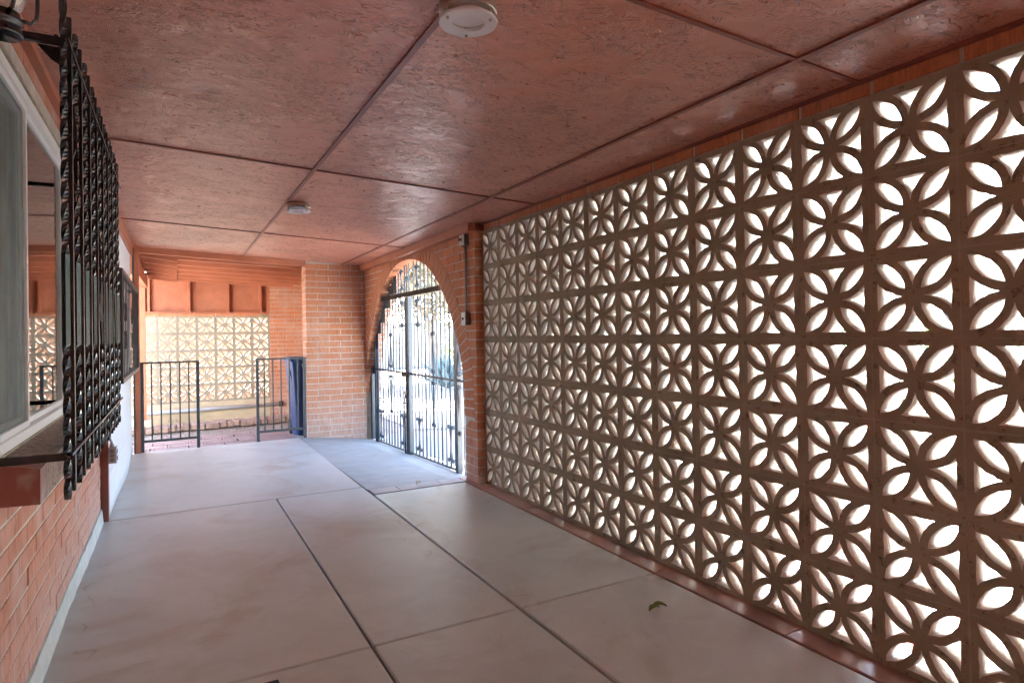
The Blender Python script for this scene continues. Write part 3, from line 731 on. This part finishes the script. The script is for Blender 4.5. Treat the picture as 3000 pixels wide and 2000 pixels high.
lb = MB(); lb.box(PX-.055, PX-.026, 6.66, 6.87, .80, .855, .003); lb.build('lock_box', 'brown_steel', gt)
MB().tube([(PX-.040, 6.80, -.13), (PX-.040, 6.80, .55), (PX-.040, 6.77, .62)], .008, 8).build('drop_bolt', 'black_iron', gt)
MB().tube([(PX-.04, 6.84, .50), (PX-.04, 6.74, .50)], .007, 8).build('bolt_handle', 'black_iron', gt)
ch = MB(); 
for i in range(7): ch.tube([(PX-.04+.006*math.cos(t_)*(i % 2), 6.74+.007*math.cos(t_)+.003*i, .79-.026*i+.016*math.sin(t_)) for t_ in [q*math.pi/4 for q in range(8)]], .0028, 5, closed=True)
ch.build('chain', 'black_iron', gt)
MB().box(PX-.052, PX-.028, 6.755, 6.79, .60, .64, .003).build('padlock', 'brushed_nickel', gt)

# ------------------------------------------------------------------ electrical bits
jb = thing('junction_box', 'grey electrical box high on the brick arch wall', 'electrical box', (XA, 4.93, 2.04))
MB().box(XA-.045, XA-.001, 4.878, 4.978, 2.03, 2.125, .002).build('box', 'grey_box', jb)
MB().box(XA-.049, XA-.0455, 4.877, 4.979, 2.029, 2.126, .001).build('cover', 'pale_cover', jb)
MB().tube([(XA-.04, 4.925, 2.08), (XA-.075, 4.94, 2.085)], .012, 10).build('sensor_stub', 'grey_box', jb)
sb = thing('switch_box', 'grey switch box with pale cover at the foot of the conduit by the arch', 'light switch', (XA, 4.92, 1.35))
MB().box(XA-.045, XA-.001, 4.88, 4.955, 1.345, 1.45, .002).build('box', 'grey_box', sb)
MB().box(XA-.049, XA-.0455, 4.877, 4.958, 1.342, 1.453, .001).build('cover', 'pale_cover', sb)
MB().box(XA-.060, XA-.0495, 4.911, 4.921, 1.39, 1.41).build('toggle', 'dark_plastic', sb)
cd = thing('conduit', 'thin painted conduit running down the arch wall from upper to lower box', 'pipe', (XA-.02, 4.92, 1.45))
MB().tube([(XA-.018, 4.918, 1.4515), (XA-.018, 4.918, 2.029)], .0095, 10).build('tube', 'grey_box', cd, True)
for z in (1.463, 2.016): MB().tube([(XA-.018, 4.918, z-.010), (XA-.018, 4.918, z+.010)], .014, 8).build('coupling', 'grey_box', cd)
ob = thing('outlet_box', 'metal outlet box low on the white stucco wall beside the red corner board', 'electrical outlet', (-.40, 5.2, .41))
MB().box(-.411, -.366, 5.185, 5.275, .405, .515, .003).build('box', 'galvanised', ob)
cv = MB().box(-.3655, -.360, 5.182, 5.278, .402, .518, .002).build('cover', 'galvanised', ob)
for z in (.435, .485): MB().lathe([(.0, 0), (.016, 0), (.016, .003), (0, .003)], n=14).build('socket', 'dark_plastic', cv, loc=(-.3595, 5.23, z), rot=(0, R(90), 0))
for z in (.430, .460, .490): MB().lathe([(.0095, 0), (.013, 0), (.013, .0015), (.0095, .0015)], n=14).build('knockout', 'grey_box', ob, loc=(-.388, 5.1845, z), rot=(R(90), 0, 0))
MB().tube([(-.388, 5.23, .5155), (-.388, 5.23, .545), (-.40, 5.235, .57), (-.402, 5.235, .90)], .010, 10).build('conduit', 'galvanised', ob, True)
MB().tube([(-.388, 5.23, .516), (-.388, 5.23, .537)], .016, 8).build('coupling', 'galvanised', ob)

# ------------------------------------------------------------------ ceiling lights
def ceiling_light(x, y, rot):
    t_ = empty('ceiling_light', (x, y, CZ(x)-.004))
    def L(mb, n_, m_, sm_=False): o_ = mb.build(n_, m_, None, sm_); o_.parent = t_; return o_
    L(MB().lathe([(0, 0), (.086, 0), (.088, -.004), (.088, -.026), (.085, -.029), (.0, -.029)], n=48), 'metal_base', 'brushed_nickel')
    L(MB().lathe([(0, -.030), (.062, -.030), (.062, -.035), (.055, -.038), (0, -.039)], n=40), 'diffuser', 'lamp_white')
    n_ = 48; rg = MB(); prof = [(.050, -.048), (.088, -.048), (.0905, -.052), (.088, -.057), (.050, -.057)]
    rg.rings([[(r_*math.cos(2*math.pi*j/n_), r_*math.sin(2*math.pi*j/n_), z_) for r_, z_ in prof] for j in range(n_)], closed=True)
    L(rg, 'glass_ring', 'frosted_glass')
    for q in range(3):
        a = rot+q*2*math.pi/3; L(MB().tube([(.074*math.cos(a), .074*math.sin(a), -.028), (.074*math.cos(a), .074*math.sin(a), -.063)], .0045, 10), 'stud', 'brushed_nickel')
    return t_
g_ = 'flush ceiling lights on the porch ceiling'
tag(ceiling_light(.802, 1.722, R(70)), 'round nickel ceiling light with frosted glass ring nearest the camera', 'ceiling light', g_)
tag(ceiling_light(.835, 4.87, R(70)), 'smaller looking round nickel ceiling light halfway down the porch', 'ceiling light', g_)

# wall lantern, mostly above the frame
ln = thing('wall_lantern', 'black jar lantern with glass globe and wire guard in the top left corner', 'wall lantern', (-.46, 1.88, 2.1))
LX, LY_, LZ = -.352, 1.88, 1.995
LS = .78
def sc_(P): return [(r_*LS, z_*LS) for r_, z_ in P]
MB().lathe(sc_([(0, 0), (.048, 0), (.052, .006), (.052, .012), (.047, .016), (.047, .040), (.053, .044), (.053, .052), (.046, .058), (.043, .075), (0, .075)]), (LX, LY_, LZ), 36).build('base_cup', 'black_iron', ln, True)
MB().lathe(sc_([(0, .0765), (.036, .077), (.048, .09), (.061, .125), (.064, .155), (.058, .185), (.042, .205), (0, .206)]), (LX, LY_, LZ), 36).build('globe', 'clear_globe', ln, True)
k_ = MB()
for q in range(4):
    a = q*math.pi/2+.5; dx, dy = math.cos(a), math.sin(a)
    k_.tube([(LX+dx*r_*LS, LY_+dy*r_*LS, LZ+z_*LS) for r_, z_ in ((.045, .066), (.075, .068), (.088, .085), (.092, .12), (.092, .17), (.080, .20), (.03, .215))], .0045, 8)
k_.build('wire_guard', 'black_iron', ln, True)
MB().tube([(LX, LY_, LZ+.166), (LX-.05, LY_, LZ+.19), (-.455, LY_, LZ+.14)], .009, 8).build('arm', 'black_iron', ln, True)

# ------------------------------------------------------------------ rails at the far end
def rail(name, label, posts, pick, xa, xb, loc):
    t_ = thing(name, label, 'railing', loc, 'short metal railings at the end of the porch'); Y = 8.20
    for x, z in posts: MB().box(x-.0165, x+.0165, Y-.0165, Y+.0165, z, .996, .001).build('post', 'steel_grey', t_)
    MB().box(xa, xb, Y-.02, Y+.02, .9965, 1.016, .001).build('top_rail', 'steel_grey', t_)
    MB().box(posts[0][0]+.0168, posts[1][0]-.0168, Y-.0125, Y+.0125, .105, .133).build('bottom_rail', 'steel_grey', t_)
    for x in pick: MB().box(x-.0075, x+.0075, Y-.0075, Y+.0075, .1335, .996).build('picket', 'steel_grey', t_)
    return t_
r1_ = rail('railing', 'short dark railing from the left post with five pickets', [(-.318, 0.0), (.245, 0.0)], [-.225, -.132, -.038, .058, .150], -.365, .262, (-.04, 8.2, 0))
MB().box(-.352, -.336, 8.185, 8.215, .03, .9965).build('wall_bar', 'steel_grey', r1_)
rail('railing', 'short dark railing in front of the blue bin against the brick pier', [(.896, 0.0), (1.452, 0.0)], [.975, 1.075, 1.17, 1.268, 1.37], .88, 1.484, (1.17, 8.2, 0))

# ------------------------------------------------------------------ courtyard beyond
pp = thing('porch_post', 'red painted post at the end of the stucco wall', 'post', (-.35, 8.19, 0))
MB().box(-.382, -.337, 8.145, 8.24, 0, 2.30).build('timber', 'red_wood', pp)
MB().box(-.47, -.383, 8.245, 8.30, 2.19, 2.44).build('leak_filler', 'red_wood', pp)  # filler added to stop daylight leaking in beside the header beam
MB().box(-.40, -.384, 8.142, 8.25, -.02, 2.30).build('steel_strip', 'steel_grey', pp)
hd = thing('header_beam', 'red painted beam across the end of the porch ceiling', 'beam', (.5, 8.25, 2.2))
k_ = MB(); k_.rings([[(x, y, z_) for (y, z_) in ((8.225, zb), (8.262, zb), (8.262, zb+.11), (8.225, zb+.11))] for x, zb in ((-.42, 2.264), (1.49, 2.165))]); k_.build('timber', 'red_wood', hd)
RG = 'red rafters over the courtyard'
names = ['nearest', 'second', 'third', 'fourth', 'fifth', 'sixth']
for i in range(6):
    y = 8.62+.61*i; t_ = thing('rafter', f'{names[i]} red rafter over the courtyard, stepped near its left end', 'rafter', (.6, y, 2.25), RG)
    f_ = lambda x: 2.245-.045*x
    k_ = MB(); pts = [(-.36, f_(-.36)), (1.9, f_(1.9)), (1.9, f_(1.9)+.16), (-.36, f_(-.36)+.16)]
    k_.rings([[(a, y, b) for a, b in pts], [(a, y+.04, b) for a, b in pts]]); k_.build('timber', 'red_wood', t_)
    k_ = MB(); pts = [(-.36, f_(-.36)+.005), (.055, f_(.055)-.034), (.055, f_(.055)+.08), (-.36, f_(-.36)+.08)]
    k_.rings([[(a, y-.022, b) for a, b in pts], [(a, y-.002, b) for a, b in pts]]); k_.build('side_plate', 'red_wood', t_)
dk = MB(); dk.rings([[(x, 8.27, 2.42-.045*x), (x, 12.3, 2.42-.045*x), (x, 12.3, 2.44-.045*x), (x, 8.27, 2.44-.045*x)] for x in (-.9, 2.2)]); structure('roof_deck', dk, 'red_wood')
MB().box(-.445, -.40, 8.301, 11.6, 2.246, 2.46).build('leak_board', 'red_wood', hd)  # added above the side beam to keep stray daylight out
sbm = thing('side_beam', 'red beam running back along the left of the courtyard to a post', 'beam', (-.4, 10, 2.0))
k_ = MB(); k_.rings([[(x, y, z_) for x, z_ in ((-.44, a), (-.352, a), (-.352, b), (-.44, b))] for y, a, b in ((8.265, 2.02, 2.245), (11.5, 2.10, 2.245))]); k_.build('timber', 'red_wood', sbm)
bp = thing('courtyard_post', 'red post on a concrete foot at the back left of the courtyard', 'post', (-.42, 11.3, -.1))
MB().box(-.475, -.382, 11.25, 11.34, .03, 2.094).build('timber', 'red_wood', bp); MB().box(-.62, -.30, 11.16, 11.50, -.16, .028, .01).build('concrete_foot', 'cement_block', bp)

# far wall: cream screen blocks on a base, boarding above
YF = 12.2
fw_ = thing('cream_screen_wall', 'cream pierced block wall at the back of the courtyard with red boarding above', 'wall', (.5, YF, -.15))
cb = [block_mesh(90+i, .088, .001, 'cream_block', 'screen_block', 'cream_block') for i in range(4)]
XR = 1.55
for i in range(9):
    for j in range(5): link('screen_block', rnd.choice(cb), None, fw_, (XR-.298*(i+.5), YF, .175+.298*(j+.5)), (0, 0, R(90)), ).scale = (1, .977, .977)
mo = MB()
for i in range(10): mo.box(XR-.298*i-.005, XR-.298*i+.005, YF+.004, YF+.08, .175, 1.665)
for j in range(6): mo.box(XR-.298*9, XR, YF+.0033, YF+.0805, .175+.298*j-.005, .175+.298*j+.005)
mo.build('mortar', 'cream_block', fw_)
for i in range(7):
    for j, (z, off) in enumerate(((.085, 0), (-.005+.0, .2), (-.095, 0))):
        x1 = XR-.40*i-off
        if x1 > -1.0: link('base_block', box_mesh('base_block', .392, .14, .083, .003, 'cement_block'), None, fw_, (x1-.2+.0, YF+.065, z+.043))
MB().box(-1.2, XR, YF+.0, YF+.13, -.2, .169).build('base_mortar', 'cement_block', fw_)
for i in range(8): link('cap_tile', box_mesh('cap_tile', .286, .12, .045, .003, 'brick'), None, fw_, (XR-.298*(i+.5), YF+.052, 1.692))
MB().box(-1.1, 1.55, YF+.004, YF+.11, 1.667, 1.7165).build('cap_mortar', 'mortar', fw_)
pl = MB().box(-.85, 1.555, YF-.02, YF+.10, 1.717, 1.745).build('bottom_plate', 'red_wood', fw_)
for x in (-.385, .225, .845, 1.385): MB().box(x, x+.038, YF-.02, YF+.075, 1.7455, 2.40).build('stud', 'red_wood', fw_)
MB().box(1.515, 1.555, YF-.02, YF+.075, 1.7455, 2.36).build('stud', 'red_wood', fw_); MB().box(-.50, -.42, YF-.02, YF+.075, 1.7455, 2.36).build('stud', 'red_wood_dark', fw_)
xs_ = [-.85, -.366, .244, .864, 1.404, 1.555]
for a, b in zip(xs_, xs_[1:]): MB().box(a+.001, b-.001, YF+.077, YF+.09, 1.7455, 2.42).build('siding_panel', 'siding', fw_)
bw = thing('courtyard_brick_wall', 'orange brick wall behind the blue bin at the back of the courtyard', 'wall', (1.9, 12.1, -.15))
MB().box(1.562, 2.6, YF-.022, YF+.1, -.2, 2.42).build('mortar', 'mortar', bw)
brick_panel(bw, 'x', YF-.03, 1.56, 2.6, -.15, 2.40, 'brick_pier', .05)
cs = MB().box(2.30, 2.42, 8.63, 12.16, -.2, 2.42); tag(cs.build('courtyard_side_wall', 'brick_pier'), 'brick wall on the right of the courtyard behind the bin, hidden by the pier', 'wall')
pi = thing('drain_pipe', 'grey pipe lying along the foot of the cream block wall', 'pipe', (.5, YF-.05, .05))
MB().tube([(-.95, YF-.045, .03), (1.72, YF-.045, .055)], .032, 12).build('tube', 'pipe_grey', pi, True); MB().tube([(1.70, YF-.045, .055), (1.76, YF-.045, .055)], .05, 12).build('end_joint', 'brown_steel', pi, True)
# ground of the courtyard
structure('courtyard_ground', MB().quad((-4, 8.2, -.165), (2.9, 8.2, -.165), (2.9, 13, -.20), (-4, 13, -.20)), 'gravel')
pv = empty('paver_path', (.5, 9, -.05)); pv['kind'] = 'structure'
def pz_(y): return -.012-.042*(y-8.3)
def paver(x, y, w_, d_, rz):
    bm = bmesh.new(); bmesh.ops.create_cube(bm, size=1)
    for v_ in bm.verts: v_.co = (v_.co.x*w_, v_.co.y*d_, v_.co.z*.05)
    top = max(bm.faces, key=lambda f: f.normal.z); r_ = bmesh.ops.inset_region(bm, faces=[top], thickness=.035)
    r_ = bmesh.ops.inset_region(bm, faces=[top], thickness=.008, depth=-.008); r_ = bmesh.ops.inset_region(bm, faces=[top], thickness=.008, depth=.008)
    k_ = MB(); k_.add(bm); return k_.build('paver', 'paver', pv, loc=(x, y, pz_(y)-.03), rot=(-.042, 0, rz))
y = 8.45
for j in range(5):
    x = -.85+.17*(j % 2); d_ = .29
    while x < 1.75:
        paver(x+rnd.uniform(-.01, .01), y+rnd.uniform(-.01, .01), .385, d_-.015, rnd.uniform(-.02, .02)); x += .40
    y += d_+.01
for i in range(26):
    x = -.75+.103*i; k_ = MB().box(-.047, .047, -.11, .11, -.04, .04, .006)
    k_.build('edging_brick', 'edging', pv, loc=(x, 11.15+.02*math.sin(i*.9)+.16*(x+.2)*.5, -.115+rnd.uniform(-.01, .01)), rot=(rnd.uniform(.05, .16), rnd.uniform(-.06, .06), rnd.uniform(-.08, .08)))
gr2 = MB()
for i in range(2600):
    x, y = rnd.uniform(-1.2, 2.3), rnd.uniform(9.85, 12.1); s_ = rnd.uniform(.008, .02); z = -.175-.008*(y-8.2)+s_*.3
    a = rnd.uniform(0, 6); ca, sa = math.cos(a)*s_, math.sin(a)*s_
    i0 = len(gr2.v); gr2.v += [(x+ca, y+sa, z), (x-sa*.8, y+ca*.8, z), (x-ca, y-sa, z), (x+sa*.8, y-ca*.8, z), (x, y, z+s_*.7)]
    gr2.f += [(i0, i0+1, i0+4), (i0+1, i0+2, i0+4), (i0+2, i0+3, i0+4), (i0+3, i0, i0+4)]
tag(gr2.build('loose_gravel', 'gravel'), 'loose grey gravel between the pavers and the edging bricks', 'gravel', kind='stuff')
lt = MB()
for i in range(70):
    x = rnd.choice([rnd.gauss(-.0, .12), rnd.gauss(1.6, .2), rnd.uniform(-.5, 1.9)]); y = rnd.uniform(10.75, 11.9); z = -.10; s_ = rnd.uniform(.012, .028); a = rnd.uniform(0, 6)
    ca, sa = math.cos(a)*s_, math.sin(a)*s_
    lt.quad((x+ca, y+sa, z+rnd.uniform(.0, .03)), (x-sa*.5, y+ca*.5, z+.012), (x-ca, y-sa, z+rnd.uniform(.0, .03)), (x+sa*.5, y-ca*.5, z+.004))
tag(lt.build('leaf_litter', 'dry_leaf'), 'dry yellow leaves scattered along the brick edging', 'leaf litter', kind='stuff')
# courtyard side: unseen wall added far left to shape the light
lwall = MB().box(-4.6, -4.45, 8.3, 14.2, -.2, 2.0); tag(lwall.build('light_shaping_wall', 'tan_wall'), 'plain tan wall added out of view left of the courtyard to shape its light', 'wall')
# blue bin
bn = thing('wheeled_bin', 'dark blue wheeled bin standing behind the railing beside the brick pier', 'bin', (1.63, 8.62, -.03))
def rr_ring(cx, cy, w_, d_, z, r_=.05, n_=4):
    out = []
    for qx, qy, a0_ in ((1, 1, 0), (-1, 1, 90), (-1, -1, 180), (1, -1, 270)):
        for i in range(n_+1):
            a = R(a0_+90*i/n_); out.append((cx+qx*(w_/2-r_)+r_*math.cos(a), cy+qy*(d_/2-r_)+r_*math.sin(a), z))
    return out
bx, by = 1.592, 8.66
MB().rings([rr_ring(bx, by, .40, .42, -.02), rr_ring(bx, by, .43, .45, .25), rr_ring(bx, by, .52, .55, .80), rr_ring(bx, by, .54, .58, .93), rr_ring(bx, by, .545, .585, .955)]).build('body', 'bin_blue', bn)
MB().rings([rr_ring(bx, by-.005, .60, .63, .956, .05), rr_ring(bx, by-.005, .60, .63, .978, .05), rr_ring(bx, by, .50, .53, 1.012, .06)]).build('lid', 'bin_blue', bn)
for x in (bx-.20, bx+.20): 
    MB().lathe([(0, -.022), (.09, -.022), (.10, -.012), (.10, .012), (.09, .022), (0, .022)], n=20).build('wheel', 'dark_plastic', bn, loc=(x, by+.26, .06), rot=(0, R(90), 0))
MB().tube([(bx-.2, by+.33, .90), (bx+.2, by+.33, .90)], .014, 8).build('handle', 'bin_blue', bn)
for x in (bx-.2785,): MB().rings([[(x+.16, by-.2, .0), (x+.165, by-.17, .0), (x+.012, by-.17, .85), (x+.008, by-.2, .85)], [(x+.15, by-.2, .0), (x+.155, by-.17, .0), (x+.0, by-.17, .85), (x-.004, by-.2, .85)]]).build('side_rib', 'bin_blue', bn)
tx = bpy.data.curves.new('print', 'FONT'); tx.body = 'TU'; tx.size = .07; tx.extrude = .0006; tx.offset = .0025
to = bpy.data.objects.new('print', tx); col.objects.link(to); bpy.context.view_layer.update()
me = bpy.data.meshes.new_from_object(to.evaluated_get(bpy.context.evaluated_depsgraph_get())); bpy.data.objects.remove(to); me.materials.clear()
link('lettering', me, 'white_print', bn, (1.443, by-.2915, .868), (R(92), 0, 0))

# ------------------------------------------------------------------ fallen leaves on the floor
def fallen(x, y, z, s_, a, mat, name, label, cat='leaf'):
    t_ = thing(name, label, cat, (x, y, z))
    for q, (dx, da) in enumerate(((-.6, 0), (.6, 2.6))):
        rs = []; n_ = 9
        for i in range(n_):
            t = i/(n_-1); wv_ = math.sin(math.pi*min(1, t*.98+.01))**.8*s_*.33; xx = (t-.5)*s_*1.15; hz = .004+.012*math.sin(t*3)+.003*q
            rs.append((xx, wv_, hz))
        k_ = MB(); aa = a+da; ca, sa = math.cos(aa), math.sin(aa)
        L_ = [(x+dx*s_*.5*math.cos(a)+xx*ca-w_*sa, y+dx*s_*.5*math.sin(a)+xx*sa+w_*ca, z+h_+.006) for xx, w_, h_ in rs]; Mi = [(x+dx*s_*.5*math.cos(a)+xx*ca, y+dx*s_*.5*math.sin(a)+xx*sa, z+h_) for xx, w_, h_ in rs]
        Rr = [(x+dx*s_*.5*math.cos(a)+xx*ca+w_*sa, y+dx*s_*.5*math.sin(a)+xx*sa-w_*ca, z+h_+.008) for xx, w_, h_ in rs]
        for i in range(n_-1): k_.quad(L_[i], L_[i+1], Mi[i+1], Mi[i]); k_.quad(Mi[i], Mi[i+1], Rr[i+1], Rr[i])
        k_.build('leaf_blade', mat, t_, True)
fallen(1.912, 2.192, .001, .058, .1, 'leaf_green', 'fallen_leaf', 'small pair of curled green leaves lying on the concrete floor')
fallen(1.80, 5.03, .006, .045, 1.0, 'dry_leaf', 'dry_leaf', 'dry curled brown leaf on the grey tile strip near the gate')

# ------------------------------------------------------------------ outside
ew = MB().box(-2.2, 2.6, -2.28, -2.15, -.2, 2.44); tag(ew.build('end_wall', 'brick_left'), 'brick wall closing the near end of the porch behind the camera', 'wall')
structure('driveway', MB().quad((3.4, 9.6, -.245), (20, 4.0, -.245), (21, 6.5, -.245), (3.4, 12.6, -.245)), 'drive')
structure('bounce_ground', MB().quad((2.45, -14, -.252), (9, -14, -.252), (9, 4.6, -.252), (2.45, 4.6, -.252)), 'pale_gravel')  # added pale ground, bounces sunlight into the block openings
structure('street', MB().quad((9, -50, -.24), (16, -50, -.24), (22, 90, -.24), (15, 90, -.24)), 'drive')
structure('threshold', MB().box(2.445, 3.1, 4.7, 8.7, -.22, -.13, .01), 'apron_concrete')
def tree(x, y, h, rx, nleaf, mat, label, lean=(0, 0), leaf=.05, trunk=.14, seed=1, zb=.35, group=None):
    r_ = random.Random(seed); t_ = thing('tree', label, 'tree', (x, y, -.25), group); k_ = MB(); tips = []
    def limb(p, d, l, r0, lv):
        pts = [p]; rr_ = [r0]; q = p.copy()
        for i in range(4):
            d = (d+Vector((r_.uniform(-.2, .2), r_.uniform(-.2, .2), r_.uniform(-.05, .15)))).normalized(); q = q+d*l/4; pts.append(q.copy()); rr_.append(r0*(1-.14*(i+1)))
        k_.tube(pts, rr_, 7)
        if lv == 0: tips.extend(pts[2:]); return
        for i in range(3 if lv > 1 else 4):
            dd = (d+Vector((r_.uniform(-.9, .9), r_.uniform(-.9, .9), r_.uniform(-.1, .6)))).normalized(); limb(pts[-1 if i else 3], dd, l*r_.uniform(.6, .8), r0*.45, lv-1)
    limb(Vector((x, y, -.27)), Vector((lean[0], lean[1], 1)).normalized(), h*zb, trunk, 2)
    k_.build('trunk', 'bark', t_, True)
    lf = MB()
    for i in range(nleaf):
        c = r_.choice(tips); s_ = rx*.33; p = c+Vector((r_.gauss(0, s_), r_.gauss(0, s_), r_.gauss(0, s_*.6))); a = r_.uniform(0, 6.28); b = r_.uniform(-1, 1); q = leaf*r_.uniform(.6, 1.4)
        u_ = Vector((math.cos(a), math.sin(a), b)).normalized()*q; v_ = u_.cross(Vector((r_.uniform(-1, 1), r_.uniform(-1, 1), 1))).normalized()*q*.45
        lf.quad(p-u_, p+v_, p+u_, p-v_)
    me = bpy.data.meshes.new('crown'); me.from_pydata([tuple(v_) for v_ in lf.v], [], lf.f); link('crown', me, mat, t_)
tree(7.6, 19.5, 6.5, 3.0, 20000, 'leaf_olive', 'large pale olive tree beyond the drive, seen through the left of the gate', (.1, -.1), .11, .22, 3)
tree(11.5, 24.5, 6.5, 2.6, 12000, 'leaf_olive', 'pale tree standing right behind the large olive tree past the drive', (-.2, 0), .075, .2, 5)
tree(7.3, 12.3, 5.6, 2.6, 16000, 'leaf_olive', 'leaning mesquite with open branches just outside the gate', (-.75, .08), .12, .13, 8, .55)
tree(13, 3.0, 5.5, 2.4, 7000, 'leaf_yellow', 'bushy green tree across the yard, glimpsed through the block openings', (0, 0), .08, .18, 11)
def shrub(x, y, r0, h, n, mat, label, seed):
    r_ = random.Random(seed); k_ = MB()
    for i in range(n):
        a = r_.uniform(0, 6.28); q = r0*math.sqrt(r_.random()); z = -.25+h*r_.random()**.7*(1-.5*(q/r0)**2)
        p = Vector((x+q*math.cos(a), y+q*math.sin(a), z)); u_ = Vector((r_.uniform(-1, 1), r_.uniform(-1, 1), r_.uniform(-.3, 1))).normalized()*.05; v_ = u_.cross(Vector((0, 0, 1))).normalized()*.022
        k_.quad(p-u_, p+v_, p+u_, p-v_)
    t_ = thing('shrub', label, 'shrub', (x, y, -.25)); me = bpy.data.meshes.new('foliage'); me.from_pydata([tuple(v_) for v_ in k_.v], [], k_.f); link('foliage', me, mat, t_)
    s_ = MB()
    for i in range(6):
        a = i*1.05; s_.tube([(x, y, -.27), (x+.3*r0*math.cos(a), y+.3*r0*math.sin(a), h*.45)], .018, 5)
    s_.build('stems', 'bark', t_)
shrub(9.6, 20.6, 1.2, 2.0, 5000, 'leaf_yellow', 'yellow green shrub against the pale far wall beyond the agave', 21)
shrub(12.6, 26.0, 1.6, 2.4, 5000, 'leaf_yellow', 'second yellow green shrub farther right along the far wall', 22)
shrub(9.2, 5.6, 1.1, 2.0, 5000, 'leaf_green', 'green shrub beyond the block wall, seen through its openings on the right', 23)
shrub(8.6, 8.4, .9, 1.7, 4000, 'leaf_yellow', 'yellow green shrub beyond the block wall nearer the gate', 24)
def agave(x, y, s_):
    t_ = thing('agave', 'large blue grey agave beyond the gate', 'agave', (x, y, -.25)); r_ = random.Random(4)
    for i in range(34):
        a = i*2.4; el = R(18+66*(i/34)); L_ = s_*(1-.25*i/34)*r_.uniform(.9, 1.1); rs = []
        for j in range(8):
            t = j/7; w_ = .085*s_*(1-t)**.6*(.6+1.2*t*(1-t)*2); rr_ = L_*t*math.cos(el*(1-.25*t))+.03; z = -.24+L_*t*math.sin(el)*(1.0)+.02
            c = Vector((x+rr_*math.cos(a), y+rr_*math.sin(a), z)); sd = Vector((-math.sin(a), math.cos(a), 0))*w_; 
            rs.append([c-sd+Vector((0, 0, w_*.5)), c-Vector((0, 0, .006)), c+sd+Vector((0, 0, w_*.5)), c+Vector((0, 0, .010))])
        MB().rings(rs).build('agave_blade', 'agave_leaf', t_, True)
agave(6.72, 16.2, 1.25)
fwl = MB().box(4, 30, 29, 29.25, -.25, 1.9); tag(fwl.build('boundary_wall', 'tan_wall'), 'low pale wall along the far side of the yard', 'wall')
ngh = thing('neighbour_house', 'pale single storey house across the street behind the trees', 'house', (30, 20, -.25))
MB().box(26, 34, 4, 26, -.25, 3.2).build('walls', 'tan_wall', ngh); MB().box(25.4, 34.6, 3.4, 26.6, 3.21, 3.5).build('roof', 'roofing', ngh)
for y in (7, 12, 17, 22): MB().box(25.97, 25.995, y, y+1.5, 1.0, 2.2).build('window', 'dark_plastic', ngh)
bk = MB().box(-4.4, 3.0, 13.9, 14.1, -.25, 1.78); tag(bk.build('back_wall', 'pink_wall'), 'pink rendered wall seen through the holes of the cream block wall', 'wall')
pk = thing('masonry_block', 'low pink painted masonry block on the gravel just outside the screen wall', 'masonry block', (2.95, 1.66, -.25))
MB().box(2.78, 3.12, 1.34, 2.02, -.25, .02, .012).build('body', 'pink_paint', pk); MB().box(2.75, 3.15, 1.31, 2.05, .021, .055, .008).build('coping', 'pink_paint', pk)
